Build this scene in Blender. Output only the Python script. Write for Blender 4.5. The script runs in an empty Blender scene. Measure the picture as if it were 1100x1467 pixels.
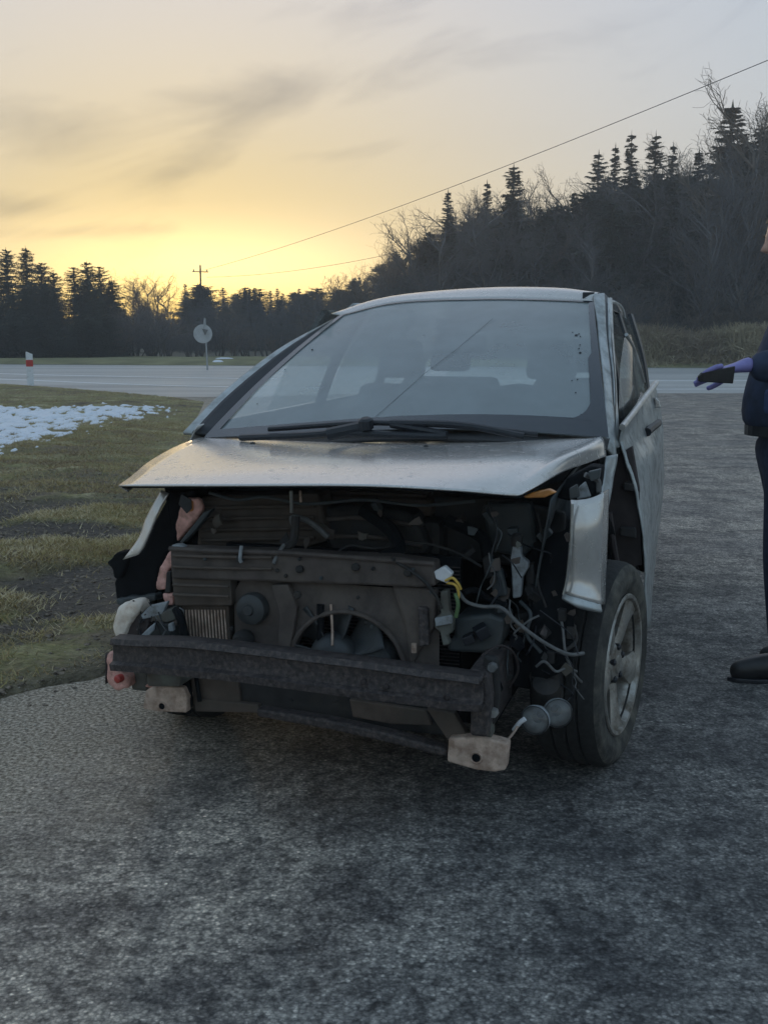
import bpy, bmesh, math, random
import numpy as np
from mathutils import Vector, Matrix

random.seed(7); rng = np.random.default_rng(7)
SC = bpy.context.scene
COL = SC.collection
R = math.radians

# ------------------------------------------------------------------ camera, sky, sun, exposure
CAM_H, PITCH, FPX = 1.369, .161, 1558.0
cam = bpy.data.cameras.new('camera'); cam_o = bpy.data.objects.new('camera', cam); COL.objects.link(cam_o)
cam_o.location = (0, 0, CAM_H); cam_o.rotation_euler = (math.pi/2-PITCH, 0, 0)
cam.sensor_fit = 'HORIZONTAL'; cam.sensor_width = 36; cam.lens = 36*FPX/1100
cam.clip_start = .05; cam.clip_end = 3000
SC.camera = cam_o

SUN_EL, SUN_AZ = 2.0, -10.2
world = bpy.data.worlds.new('World'); SC.world = world; world.use_nodes = True
wn, wl = world.node_tree.nodes, world.node_tree.links
bg = wn['Background']; bg.inputs[1].default_value = .116
sky = wn.new('ShaderNodeTexSky'); sky.sky_type = 'NISHITA'; sky.sun_disc = False
sky.sun_elevation = R(SUN_EL); sky.sun_rotation = R(SUN_AZ)
sky.air_density = 1.0; sky.dust_density = 2.4; sky.ozone_density = 3.6
gam = wn.new('ShaderNodeGamma'); gam.inputs[1].default_value = .25
hs = wn.new('ShaderNodeHueSaturation'); hs.inputs['Saturation'].default_value = 1.16; wl.new(sky.outputs[0], gam.inputs[0]); wl.new(gam.outputs[0], hs.inputs['Color'])
# thin streaks of cloud on a plane high above
tc = wn.new('ShaderNodeTexCoord'); sep = wn.new('ShaderNodeSeparateXYZ'); wl.new(tc.outputs['Generated'], sep.inputs[0])
def wmath(op, a, b=None):
    n = wn.new('ShaderNodeMath'); n.operation = op
    for i, v in enumerate((a, b)):
        if v is None: continue
        if isinstance(v, (int, float)): n.inputs[i].default_value = v
        else: wl.new(v, n.inputs[i])
    return n.outputs[0]
# noise drawn out along the wind, broken into a few banks low over the sunset and faint streaks elsewhere
cmb = wn.new('ShaderNodeCombineXYZ'); wl.new(sep.outputs[0], cmb.inputs[0]); wl.new(sep.outputs[2], cmb.inputs[1]); wl.new(sep.outputs[1], cmb.inputs[2])
mp = wn.new('ShaderNodeMapping'); mp.inputs['Rotation'].default_value = (0, 0, R(-17)); wl.new(cmb.outputs[0], mp.inputs[0])
mp2 = wn.new('ShaderNodeMapping'); mp2.inputs['Scale'].default_value = (5.5, 19, 5.5); mp2.inputs['Location'].default_value = (1.3, .4, 0); wl.new(mp.outputs[0], mp2.inputs[0])
nz = wn.new('ShaderNodeTexNoise'); nz.inputs['Scale'].default_value = 1.0; nz.inputs['Detail'].default_value = 10; nz.inputs['Roughness'].default_value = .66; nz.inputs['Distortion'].default_value = .7
wl.new(mp2.outputs[0], nz.inputs[0])
bank = None
for cx, cz, rx, rz, tilt, amp in ((-.105, .205, .085, .02, .18, 1.0), (-.155, .158, .075, .018, .55, .8), (-.285, .172, .06, .028, -.1, .8), (-.33, .108, .06, .010, .0, 1.0), (-.26, .088, .09, .007, .05, .7), (-.06, .155, .09, .008, .12, .6), (-.02, .262, .07, .014, -.1, .45), (.10, .235, .12, .012, .15, .35)):
    dx = wmath('SUBTRACT', sep.outputs[0], cx); dz = wmath('SUBTRACT', wmath('SUBTRACT', sep.outputs[2], cz), wmath('MULTIPLY', dx, tilt))
    q = wmath('ADD', wmath('POWER', wmath('DIVIDE', dx, rx), 2), wmath('POWER', wmath('DIVIDE', dz, rz), 2))
    e = wmath('MULTIPLY', wmath('EXPONENT', wmath('MULTIPLY', q, -1)), amp); bank = e if bank is None else wmath('ADD', bank, e)
bank = wmath('MULTIPLY', bank, wmath('GREATER_THAN', sep.outputs[1], 0))
cr = wn.new('ShaderNodeMapRange'); cr.inputs[1].default_value = .56; cr.inputs[2].default_value = .98; cr.inputs[3].default_value = 0; cr.inputs[4].default_value = .62
wl.new(wmath('ADD', nz.outputs[0], wmath('MULTIPLY', wmath('MINIMUM', bank, 1.1), .34)), cr.inputs[0])
mx = wn.new('ShaderNodeMixRGB'); mx.blend_type = 'MULTIPLY'; wl.new(cr.outputs[0], mx.inputs[0]); wl.new(hs.outputs[0], mx.inputs[1])
mx.inputs[2].default_value = (.40, .42, .50, 1)
# the yellow of the low hazy sun, fading with the angle from it
front = wmath('GREATER_THAN', sep.outputs[1], 0)
wx = wmath('DIVIDE', wmath('SUBTRACT', sep.outputs[0], -.19), .36); wz = wmath('DIVIDE', sep.outputs[2], .215)
warm = wmath('MULTIPLY', wmath('EXPONENT', wmath('MULTIPLY', wmath('ADD', wmath('POWER', wx, 2), wmath('POWER', wz, 2)), -1)), front)
wm = wn.new('ShaderNodeMixRGB'); wm.blend_type = 'MULTIPLY'; wl.new(warm, wm.inputs[0]); wl.new(mx.outputs[0], wm.inputs[1]); wm.inputs[2].default_value = (1.0, .81, .27, 1)
gx = wmath('DIVIDE', wmath('SUBTRACT', sep.outputs[0], -.165), .165); gz = wmath('DIVIDE', wmath('SUBTRACT', sep.outputs[2], .05), .043)
glow = wmath('MULTIPLY', wmath('EXPONENT', wmath('MULTIPLY', wmath('ADD', wmath('POWER', gx, 2), wmath('POWER', gz, 2)), -1)), wmath('GREATER_THAN', sep.outputs[1], 0))
wm2 = wn.new('ShaderNodeMixRGB'); wm2.blend_type = 'MULTIPLY'; wl.new(glow, wm2.inputs[0]); wl.new(wm.outputs[0], wm2.inputs[1]); wm2.inputs[2].default_value = (2.0, 2.1, 2.9, 1)
wl.new(wm2.outputs[0], bg.inputs[0])

sun = bpy.data.lights.new('sun', 'SUN'); sun.energy = .25; sun.angle = R(2); sun.color = (1, .72, .42)
sun_o = bpy.data.objects.new('sun', sun); COL.objects.link(sun_o)
_az = R(SUN_AZ); _d = Vector((math.sin(_az)*math.cos(R(SUN_EL)), math.cos(_az)*math.cos(R(SUN_EL)), math.sin(R(SUN_EL))))
sun_o.rotation_euler = _d.to_track_quat('Z', 'Y').to_euler(); sun_o.location = (-10, 60, 8)
vs = SC.view_settings; vs.view_transform = 'Standard'; vs.look = 'None'; vs.gamma = 1; vs.use_curve_mapping = False
vs.exposure = 2.56
SC.cycles.max_bounces = 8; SC.cycles.transparent_max_bounces = 12

# ------------------------------------------------------------------ measuring helpers: photograph pixels to metres
X0, Y0, TH = -.047, 3.615, .306            # where the car's front axle stands and how far it is turned
_c, _s = math.cos(PITCH), math.sin(PITCH)
CF = np.array([-math.sin(TH), -math.cos(TH), 0]); CL = np.array([math.cos(TH), -math.sin(TH), 0])
CR = np.stack([CF, CL, [0, 0, 1.]]); CO = np.array([X0, Y0, 0]); CAMP = np.array([0, 0, CAM_H])
def ray(u, v):
    a = (u-550)/FPX; b = (733.5-v)/FPX
    return np.array([a, _c+b*_s, -_s+b*_c])
def P(u, v, x=None, y=None, z=None):        # a point of the car, in the car's own axes (x ahead, y to its left, z up)
    d = CR @ ray(u, v); o = CR @ (CAMP-CO)
    t = (x-o[0])/d[0] if x is not None else (y-o[1])/d[1] if y is not None else (z-o[2])/d[2]
    return tuple(o+t*d)
def W(u, v, Y=None, z=None):                # a point of the place
    d = ray(u, v); t = Y/d[1] if Y is not None else (z-CAM_H)/d[2]
    return CAMP+t*d

# ------------------------------------------------------------------ object helpers
def link(o, parent=None):
    COL.objects.link(o)
    if parent is not None: o.parent = parent
    return o
def tag(o, label=None, cat=None, group=None, kind=None):
    for k, v in (('label', label), ('category', cat), ('group', group), ('kind', kind)):
        if v: o[k] = v
    return o
def empty(name, loc, rz=0, **kw):
    o = bpy.data.objects.new(name, None); o.location = loc; o.rotation_euler = (0, 0, rz); o.empty_display_size = .2
    link(o); return tag(o, **kw)
def mesh(name, verts, faces, mat, parent=None, smooth=False, **kw):
    me = bpy.data.meshes.new(name); me.from_pydata([tuple(map(float, v)) for v in verts], [], faces); me.update()
    if mat: me.materials.append(mat)
    if smooth: me.shade_smooth()
    o = bpy.data.objects.new(name, me); link(o, parent); return tag(o, **kw)
def np_mesh(name, V, F, mat, smooth=False):
    V = np.asarray(V, np.float32); F = np.asarray(F, np.int32); n, k = F.shape
    me = bpy.data.meshes.new(name)
    me.vertices.add(len(V)); me.vertices.foreach_set('co', V.ravel())
    me.loops.add(n*k); me.loops.foreach_set('vertex_index', F.ravel())
    me.polygons.add(n); me.polygons.foreach_set('loop_start', np.arange(0, n*k, k, dtype=np.int32)); me.polygons.foreach_set('loop_total', np.full(n, k, np.int32))
    if smooth: me.polygons.foreach_set('use_smooth', np.ones(n, bool))
    me.update(calc_edges=True); me.validate()
    if mat: me.materials.append(mat)
    return me
def copy_tree(o, parent=None):
    c = o.copy(); COL.objects.link(c)
    if parent is not None: c.parent = parent
    for ch in list(o.children): copy_tree(ch, c)
    return c

class MB:
    def __init__(s): s.v = []; s.f = []
    def add(s, v, f):
        b = len(s.v); s.v += [tuple(p) for p in v]; s.f += [tuple(i+b for i in q) for q in f]; return s
    def box(s, x0, x1, y0, y1, z0, z1):
        v = [(x, y, z) for x in (x0, x1) for y in (y0, y1) for z in (z0, z1)]
        return s.add(v, [(0, 1, 3, 2), (4, 6, 7, 5), (0, 4, 5, 1), (2, 3, 7, 6), (0, 2, 6, 4), (1, 5, 7, 3)])
    def tube(s, pts, r, n=8, caps=True):
        pts = [Vector(p) for p in pts]; rs = r if isinstance(r, (list, tuple)) else [r]*len(pts)
        b = len(s.v); up = None
        for i, p in enumerate(pts):
            t = (pts[min(i+1, len(pts)-1)]-pts[max(i-1, 0)]).normalized()
            if up is None:
                up = Vector((0, 0, 1)) if abs(t.z) < .9 else Vector((1, 0, 0))
            a = t.cross(up).normalized(); c = a.cross(t).normalized(); up = c
            for k in range(n):
                w = 2*math.pi*k/n; s.v.append(tuple(p+(a*math.cos(w)+c*math.sin(w))*rs[i]))
        for i in range(len(pts)-1):
            for k in range(n):
                q = b+i*n+k; q2 = b+i*n+(k+1) % n; s.f.append((q, q2, q2+n, q+n))
        if caps:
            s.f.append(tuple(b+k for k in range(n))[::-1]); s.f.append(tuple(b+(len(pts)-1)*n+k for k in range(n)))
        return s
    def lathe(s, prof, o, axis, n=24, closed=False):
        ax = Vector(axis).normalized(); a = ax.orthogonal().normalized(); c = ax.cross(a); o = Vector(o); b = len(s.v)
        for (h, r) in prof:
            for k in range(n):
                w = 2*math.pi*k/n; s.v.append(tuple(o+ax*h+(a*math.cos(w)+c*math.sin(w))*max(r, 1e-4)))
        m = len(prof)
        for i in range(m if closed else m-1):
            for k in range(n):
                q = b+i*n; q2 = b+((i+1) % m)*n; s.f.append((q+k, q+(k+1) % n, q2+(k+1) % n, q2+k))
        return s
    def prism(s, front, back):
        n = len(front); b = len(s.v); s.v += [tuple(p) for p in front]+[tuple(p) for p in back]
        s.f.append(tuple(b+i for i in range(n))); s.f.append(tuple(b+n+i for i in range(n))[::-1])
        for i in range(n): s.f.append((b+i, b+n+i, b+n+(i+1) % n, b+(i+1) % n))
        return s
    def build(s, name, mat, parent=None, smooth=False, bevel=0, **kw):
        o = mesh(name, s.v, s.f, mat, parent, **kw)
        bm = bmesh.new(); bm.from_mesh(o.data); bmesh.ops.recalc_face_normals(bm, faces=bm.faces); bm.to_mesh(o.data); bm.free()
        if bevel:
            m = o.modifiers.new('bevel', 'BEVEL'); m.width = bevel; m.segments = 2; m.limit_method = 'ANGLE'; m.angle_limit = R(35); m.harden_normals = False
        if smooth: o.data.shade_smooth(); 
        if smooth: o.data.set_sharp_from_angle(angle=R(38))
        return o

def crom(pts, n):
    """Catmull-Rom through rows of points, n steps a span."""
    p = np.asarray(pts, float); m = len(p)
    if m == 2:
        t = np.linspace(0, 1, n+1).reshape(-1, *([1]*(p.ndim-1))); return p[0]*(1-t)+p[1]*t
    e = np.concatenate([[2*p[0]-p[1]], p, [2*p[-1]-p[-2]]]); out = []
    for i in range(m-1):
        a, b, c, d = e[i:i+4]
        for k in range(n):
            t = k/n; out.append(.5*((2*b)+(c-a)*t+(2*a-5*b+4*c-d)*t*t+(3*b-a-3*c+d)*t**3))
    out.append(p[-1]); return np.array(out)
def patch(name, rows, mat, parent, n=6, thick=.003, noise=0, smooth=True, off=1, **kw):
    g = crom(rows, n); g = np.swapaxes(crom(np.swapaxes(g, 0, 1), n), 0, 1); a, b = g.shape[:2]
    if noise:
        j = np.arange(a)[:, None]; k = np.arange(b)[None, :]
        g = g+(noise*(np.sin(j*.9+k*.37)+np.sin(k*1.13-j*.51+2)+.6*np.sin(j*1.9+k*1.7)))[..., None]*np.array([.6, .5, .6])
    V = g.reshape(-1, 3); F = [(i*b+k, i*b+k+1, (i+1)*b+k+1, (i+1)*b+k) for i in range(a-1) for k in range(b-1)]
    o = mesh(name, V, F, mat, parent, smooth, **kw)
    if thick:
        m = o.modifiers.new('solid', 'SOLIDIFY'); m.thickness = thick; m.offset = off
    return o

# ------------------------------------------------------------------ noise
_perm = rng.random((257, 257))
def vnoise(x, y, f=1.0, o=3):
    x = np.asarray(x, float)*f; y = np.asarray(y, float)*f; r = 0; a = .5; tot = 0
    for _ in range(o):
        xi = np.floor(x).astype(int); yi = np.floor(y).astype(int); u = x-xi; v = y-yi
        u = u*u*(3-2*u); v = v*v*(3-2*v); q = lambda i, j: _perm[i % 256, j % 256]
        r = r+a*((q(xi, yi)*(1-u)+q(xi+1, yi)*u)*(1-v)+(q(xi, yi+1)*(1-u)+q(xi+1, yi+1)*u)*v)
        tot += a; a *= .5; x = x*2.03+17.3; y = y*2.03+9.1
    return r/tot
def sstep(a, b, x):
    t = np.clip((np.asarray(x, float)-a)/(b-a), 0, 1); return t*t*(3-2*t)

# ------------------------------------------------------------------ materials
def mat(name, col, rough=.6, metal=0, var=.25, scale=30, bump=.15, col2=None, coat=0, spec=.5, dirt=None, dirt_amt=.5, dirt_scale=9):
    m = bpy.data.materials.new(name); m.use_nodes = True; n = m.node_tree.nodes; l = m.node_tree.links; b = n['Principled BSDF']
    t = n.new('ShaderNodeTexCoord'); z = n.new('ShaderNodeTexNoise'); z.inputs['Scale'].default_value = scale; z.inputs['Detail'].default_value = 6; l.new(t.outputs['Object'], z.inputs[0])
    r = n.new('ShaderNodeValToRGB'); r.color_ramp.elements[0].position = .3; r.color_ramp.elements[1].position = .7
    c2 = col2 or tuple(min(1, c*(1+var)) for c in col); c1 = col if col2 else tuple(c*(1-var) for c in col)
    r.color_ramp.elements[0].color = (*c1, 1); r.color_ramp.elements[1].color = (*c2, 1); l.new(z.outputs[0], r.inputs[0])
    out = r.outputs[0]; rr = None
    if dirt:
        z2 = n.new('ShaderNodeTexNoise'); z2.inputs['Scale'].default_value = dirt_scale; z2.inputs['Detail'].default_value = 9; z2.inputs['Roughness'].default_value = .65; l.new(t.outputs['Object'], z2.inputs[0])
        k = n.new('ShaderNodeMapRange'); k.inputs[1].default_value = .62-.25*dirt_amt; k.inputs[2].default_value = .85-.25*dirt_amt; l.new(z2.outputs[0], k.inputs[0])
        x = n.new('ShaderNodeMixRGB'); l.new(k.outputs[0], x.inputs[0]); l.new(out, x.inputs[1]); x.inputs[2].default_value = (*dirt, 1); out = x.outputs[0]
        rr = n.new('ShaderNodeMapRange'); rr.inputs[3].default_value = rough; rr.inputs[4].default_value = .85; l.new(k.outputs[0], rr.inputs[0]); l.new(rr.outputs[0], b.inputs['Roughness'])
    l.new(out, b.inputs['Base Color'])
    if rr is None: b.inputs['Roughness'].default_value = rough
    b.inputs['Metallic'].default_value = metal; b.inputs['Coat Weight'].default_value = coat; b.inputs['Coat Roughness'].default_value = .12; b.inputs['Specular IOR Level'].default_value = spec
    if bump:
        u = n.new('ShaderNodeBump'); u.inputs['Strength'].default_value = bump; u.inputs['Distance'].default_value = .01; l.new(z.outputs[0], u.inputs['Height']); l.new(u.outputs[0], b.inputs['Normal'])
    return m
M = {}
M['paint'] = mat('silver_paint', (.63, .6, .575), .24, .5, .05, 60, .02, coat=.5, dirt=(.45, .42, .39), dirt_amt=.15, dirt_scale=22)
M['paint_bent'] = mat('scraped_silver_paint', (.45, .475, .48), .38, .35, .2, 9, .25, coat=.3, dirt=(.3, .3, .29), dirt_amt=.6, dirt_scale=16)
M['black_plastic'] = mat('black_plastic', (.018, .019, .021), .55, 0, .3, 40, .2)
M['liner'] = mat('matt_black_liner', (.008, .009, .011), .9, 0, .3, 30, .3, spec=.15)
M['engine'] = mat('engine_dark', (.022, .021, .022), .7, 0, .5, 14, .3, dirt=(.05, .042, .036), dirt_amt=.6)
M['duct'] = mat('dusty_brown_plastic', (.095, .07, .056), .75, 0, .35, 16, .3, dirt=(.085, .07, .058), dirt_amt=.8)
M['panel'] = mat('dusty_dark_plastic', (.072, .056, .05), .7, 0, .35, 12, .25, dirt=(.13, .105, .09), dirt_amt=.8)
M['fan'] = mat('fan_plastic', (.04, .044, .048), .45, 0, .2, 20, .1, dirt=(.07, .07, .066), dirt_amt=.5)
M['slate'] = mat('slate_plastic', (.055, .066, .072), .5, 0, .25, 18, .15, dirt=(.07, .066, .06), dirt_amt=.6)
M['grey_plastic'] = mat('pale_grey_plastic', (.3, .32, .34), .5, 0, .2, 30, .1, dirt=(.12, .11, .1), dirt_amt=.6, dirt_scale=25)
M['beam'] = mat('rusty_dark_steel', (.05, .042, .043), .6, .2, .4, 60, .45, dirt=(.15, .12, .11), dirt_amt=.6, dirt_scale=70)
M['pink_metal'] = mat('pinkish_primer_steel', (.75, .4, .34), .6, .0, .25, 22, .3, dirt=(.38, .2, .16), dirt_amt=.7, dirt_scale=26)
M['tan_metal'] = mat('tan_rusty_steel', (.56, .42, .34), .65, .05, .25, 25, .3, dirt=(.3, .2, .15), dirt_amt=.8, dirt_scale=24)
M['foam'] = mat('cream_foam', (.86, .76, .66), .85, 0, .1, 40, .3, dirt=(.6, .46, .36), dirt_amt=.6, dirt_scale=18)
M['red'] = mat('red_plastic', (.45, .06, .05), .4, 0, .2, 30, .1)
M['olive'] = mat('olive_grey_plastic', (.12, .125, .11), .6, 0, .25, 25, .2, dirt=(.09, .07, .055), dirt_amt=.7)
M['amber'] = mat('amber_plastic', (.5, .2, .05), .35, 0, .3, 30, .1)
M['yellow'] = mat('yellow_cable', (.75, .5, .1), .5, 0, .1, 40, 0)
M['green'] = mat('green_cable', (.12, .2, .09), .5, 0, .1, 40, 0)
M['white_plastic'] = mat('white_plastic', (.72, .73, .76), .4, 0, .08, 40, .05)
M['cable'] = mat('grey_cable', (.13, .13, .13), .6, 0, .25, 60, .1)
M['metal'] = mat('bright_metal', (.5, .5, .49), .35, .8, .2, 40, .1)
M['rim'] = mat('dusty_alloy', (.42, .4, .37), .36, .65, .15, 20, .1, dirt=(.2, .17, .14), dirt_amt=.8, dirt_scale=14)
M['tyre'] = mat('dusty_rubber', (.04, .039, .036), .85, 0, .3, 40, .25, dirt=(.13, .12, .1), dirt_amt=.7, dirt_scale=12)
M['tread'] = mat('arch_shaded_tread', (.022, .022, .022), .85, 0, .3, 60, .3)  # rubber blackened to carry the shade inside the wheel arch
M['seal'] = mat('black_rubber_seal', (.014, .016, .022), .45, 0, .2, 40, .05)
M['frit'] = mat('black_glass_border', (.02, .024, .034), .12, 0, .1, 40, 0, coat=.6)
M['seat'] = mat('dark_grey_fabric', (.1, .105, .11), .85, 0, .25, 60, .2)
M['dash'] = mat('dashboard_plastic', (.09, .1, .11), .7, 0, .2, 50, .15)
M['inner'] = mat('dark_brown_inner', (.04, .03, .03), .75, 0, .4, 14, .3)
def glass(name, tint, film_w, film_col, rough=.01):
    m = bpy.data.materials.new(name); m.use_nodes = True; n = m.node_tree.nodes; l = m.node_tree.links; n.remove(n['Principled BSDF']); out = n['Material Output']
    tr = n.new('ShaderNodeBsdfTransparent'); tr.inputs[0].default_value = (*tint, 1)
    gl = n.new('ShaderNodeBsdfGlossy'); gl.inputs['Roughness'].default_value = rough
    fr = n.new('ShaderNodeFresnel'); fr.inputs[0].default_value = 2.05 if name == 'misted_sheen_windscreen' else 1.6
    m1 = n.new('ShaderNodeMixShader'); l.new(fr.outputs[0], m1.inputs[0]); l.new(tr.outputs[0], m1.inputs[1]); l.new(gl.outputs[0], m1.inputs[2])
    df = n.new('ShaderNodeBsdfDiffuse'); df.inputs[0].default_value = (*film_col, 1)
    t = n.new('ShaderNodeTexCoord'); z = n.new('ShaderNodeTexNoise'); z.inputs['Scale'].default_value = 5; z.inputs['Detail'].default_value = 8; l.new(t.outputs['Object'], z.inputs[0])
    k = n.new('ShaderNodeMapRange'); k.inputs[1].default_value = .3; k.inputs[2].default_value = .7; k.inputs[3].default_value = film_w*.88; k.inputs[4].default_value = film_w*1.12; l.new(z.outputs[0], k.inputs[0])
    m2 = n.new('ShaderNodeMixShader'); l.new(k.outputs[0], m2.inputs[0]); l.new(m1.outputs[0], m2.inputs[1]); l.new(df.outputs[0], m2.inputs[2])
    l.new(m2.outputs[0], out.inputs[0]); return m
M['windscreen'] = glass('misted_sheen_windscreen', (.84, .9, .89), .3, (.68, .76, .79), .015)  # pale teal film: thin mist plus sky reflection put into its colour
M['side_glass'] = glass('side_glass', (.75, .8, .78), .06, (.45, .48, .5))
M['lamp_glass'] = glass('lamp_glass', (.8, .82, .84), .12, (.5, .5, .5), .08)

# ------------------------------------------------------------------ evening haze
def add_haze(dens):
    m = bpy.data.materials.new('evening_haze'); m.use_nodes = True; n = m.node_tree.nodes; n.remove(n['Principled BSDF'])
    v = n.new('ShaderNodeVolumePrincipled'); v.inputs['Density'].default_value = dens; v.inputs['Color'].default_value = (.9, .92, .95, 1); v.inputs['Anisotropy'].default_value = .15
    m.node_tree.links.new(v.outputs[0], n['Material Output'].inputs['Volume'])
    tag(MB().box(-165, 165, -75, 165, -1.1, 30).build('haze', m), kind='stuff')
add_haze(.0025)
# ------------------------------------------------------------------ ground
BORDER = np.array([(-4.2, .3), (-2.6, 2.35), (-1.9, 3.2), (-1.46, 3.88), (-1.16, 4.34), (-1.06, 4.9), (-1.05, 6.2), (-1.3, 9), (-2.1, 13), (-3.0, 17), (-3.4, 20), (-3.75, 22.6), (-4.6, 24.2), (-6.2, 26.2), (-8.2, 28.4), (-11, 31.1), (-16, 35), (-26, 41.5), (-48, 55)])
def border_dist(x, y):
    """metres to the edge of the asphalt, positive on the grass side"""
    x = np.asarray(x, float); y = np.asarray(y, float); best = np.full(x.shape, 1e9); sgn = np.ones(x.shape)
    for (ax, ay), (bx, by) in zip(BORDER[:-1], BORDER[1:]):
        dx, dy = bx-ax, by-ay; t = np.clip(((x-ax)*dx+(y-ay)*dy)/(dx*dx+dy*dy), 0, 1)
        d = np.hypot(x-ax-t*dx, y-ay-t*dy); s = np.sign(-(x-ax)*dy+(y-ay)*dx); m = d < best
        best = np.where(m, d, best); sgn = np.where(m, s, sgn)
    return best*sgn
def hill(x, y):
    return 6.5*sstep(54, 100, y)*sstep(-4, 14, x)+1.2*sstep(70, 130, y)
def mud(x, y):
    u = x*.75+y*.35; w = y*.9-x*.45; a = .55*vnoise(u*1.0, w*2.1, 1.0, 4)+.45*vnoise(u*.5+7, w*1.1, .9, 3)
    z = sstep(4.2, 5.2, y-.3*(x+1.6))*(1-sstep(7.2, 9.6, y)*.75)*(1-sstep(10, 13, y))
    return sstep(.455, .54, a+.05*z-.10*(1-z))*np.clip(z+.25, 0, 1)
def verge_z(x, y):
    d = border_dist(x, y); g = sstep(0, .5, d)
    z = .02+.085*sstep(0, 1.4, d)+(.06*(vnoise(x, y, 1.7, 4)-.5)+.035*(vnoise(x, y, 6, 3)-.5))*g
    m = mud(x, y); z = z+m*g*(-.035+.05*(vnoise(x, y, 8, 4)-.5))
    for y_, k, dep, w in ((6.1, .35, .05, .16), (5.2, .5, .055, .13), (5.75, .45, .03, .1)): z = z-dep*np.exp(-((y-(y_+k*(x+1.6)))/w)**2)*sstep(0, .4, d)*sstep(.3, .55, vnoise(x, y, .8, 2))
    return np.where(d > .1, np.maximum(z, .014), z)

def attr(me, name, vals):
    a = me.attributes.new(name, 'FLOAT', 'POINT'); a.data.foreach_set('value', np.asarray(vals, np.float32).ravel())
def grid_mesh(name, xs, ys, zf, mt, keep=None):
    Xg, Yg = np.meshgrid(xs, ys, indexing='ij'); Z = zf(Xg, Yg); V = np.stack([Xg, Yg, Z], -1).reshape(-1, 3); a, b = Xg.shape
    i, j = np.meshgrid(np.arange(a-1), np.arange(b-1), indexing='ij'); q = (i*b+j).ravel(); F = np.stack([q, q+b, q+b+1, q+1], 1)
    if keep is not None:
        k = keep(Xg, Yg).reshape(-1); F = F[k[F].any(1)]
        used = np.unique(F); mp_ = np.full(len(V), -1); mp_[used] = np.arange(len(used)); V = V[used]; F = mp_[F]
    return np_mesh(name, V, F, mt, True), V

def nodes_for(m):
    m.use_nodes = True; n = m.node_tree.nodes; l = m.node_tree.links; return n, l, n['Principled BSDF']
def N(n, l, kind, **inp):
    o = n.new(kind)
    for k, v in inp.items():
        key = int(k[1:]) if k[0] == 'i' and k[1:].isdigit() else k
        if hasattr(v, 'links') or hasattr(v, 'is_linked'): l.new(v, o.inputs[key])
        else: o.inputs[key].default_value = v
    return o
def ramp(n, l, fac, stops):
    r = n.new('ShaderNodeValToRGB'); e = r.color_ramp.elements
    while len(e) < len(stops): e.new(.5)
    for q, (p, c) in zip(e, stops): q.position = p; q.color = (*c, 1) if len(c) == 3 else c
    l.new(fac, r.inputs[0]); return r.outputs[0]
def mixc(n, l, fac, a, b, mode='MIX'):
    x = n.new('ShaderNodeMixRGB'); x.blend_type = mode
    for i, v in enumerate((fac, a, b)):
        if isinstance(v, (int, float)): x.inputs[i].default_value = v
        elif isinstance(v, tuple): x.inputs[i].default_value = (*v, 1)
        else: l.new(v, x.inputs[i])
    return x.outputs[0]

# asphalt of the lay-by: worn chippings, damp patches, grit along the edge
m = bpy.data.materials.new('worn_asphalt'); n, l, b = nodes_for(m)
geo = n.new('ShaderNodeNewGeometry'); pos = geo.outputs['Position']
v1 = N(n, l, 'ShaderNodeTexVoronoi', Vector=pos, Scale=105., Randomness=1.); v2 = N(n, l, 'ShaderNodeTexNoise', Vector=pos, Scale=70., Detail=7., Roughness=.72)
nw = N(n, l, 'ShaderNodeTexNoise', Vector=pos, Scale=21., Detail=8., Roughness=.7, Distortion=.25); nb = N(n, l, 'ShaderNodeTexNoise', Vector=pos, Scale=.7, Detail=5., Roughness=.6); nm = N(n, l, 'ShaderNodeTexNoise', Vector=pos, Scale=3.4, Detail=7., Roughness=.65)
stone = ramp(n, l, v1.outputs['Color'], [(0, (.13, .129, .13)), (.5, (.2, .195, .19)), (.85, (.28, .272, .264)), (.96, (.4, .385, .37)), (1, (.56, .54, .51))])
gap = ramp(n, l, v1.outputs['Distance'], [(.36, (0, 0, 0)), (.8, (1, 1, 1))]); c = mixc(n, l, gap, stone, (.105, .103, .102))
c = mixc(n, l, 1., c, ramp(n, l, nw.outputs[0], [(.38, (.42, .42, .43)), (.46, (.72, .72, .73)), (.53, (1.05, 1.04, 1.03)), (.64, (1.32, 1.3, 1.27))]), 'MULTIPLY')
c = mixc(n, l, 1., c, ramp(n, l, v2.outputs[0], [(.38, (.5, .5, .51)), (.48, (.95, .95, .95)), (.56, (1.2, 1.19, 1.17)), (.66, (1.9, 1.87, 1.82))]), 'MULTIPLY')
c = mixc(n, l, 1., c, ramp(n, l, nm.outputs[0], [(.38, (.55, .55, .57)), (.6, (1.25, 1.23, 1.2))]), 'MULTIPLY'); c = mixc(n, l, 1., c, ramp(n, l, nb.outputs[0], [(.38, (.78, .79, .81)), (.62, (1.3, 1.28, 1.25))]), 'MULTIPLY')
da = n.new('ShaderNodeAttribute'); da.attribute_name = 'pale'; c = mixc(n, l, da.outputs['Fac'], c, mixc(n, l, 1., c, (2.25, 2.0, 1.75), 'MULTIPLY'))  # asphalt turns paler and warmer towards the left and farther off
at = n.new('ShaderNodeAttribute'); at.attribute_name = 'grit'
ns = N(n, l, 'ShaderNodeTexNoise', Vector=pos, Scale=4.5, Detail=8., Roughness=.7)
gf = N(n, l, 'ShaderNodeMath', i0=at.outputs['Fac'], i1=ns.outputs[0]); gf.operation = 'MULTIPLY'
gk = N(n, l, 'ShaderNodeMapRange', i0=gf.outputs[0], i1=.14, i2=.55)
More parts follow.
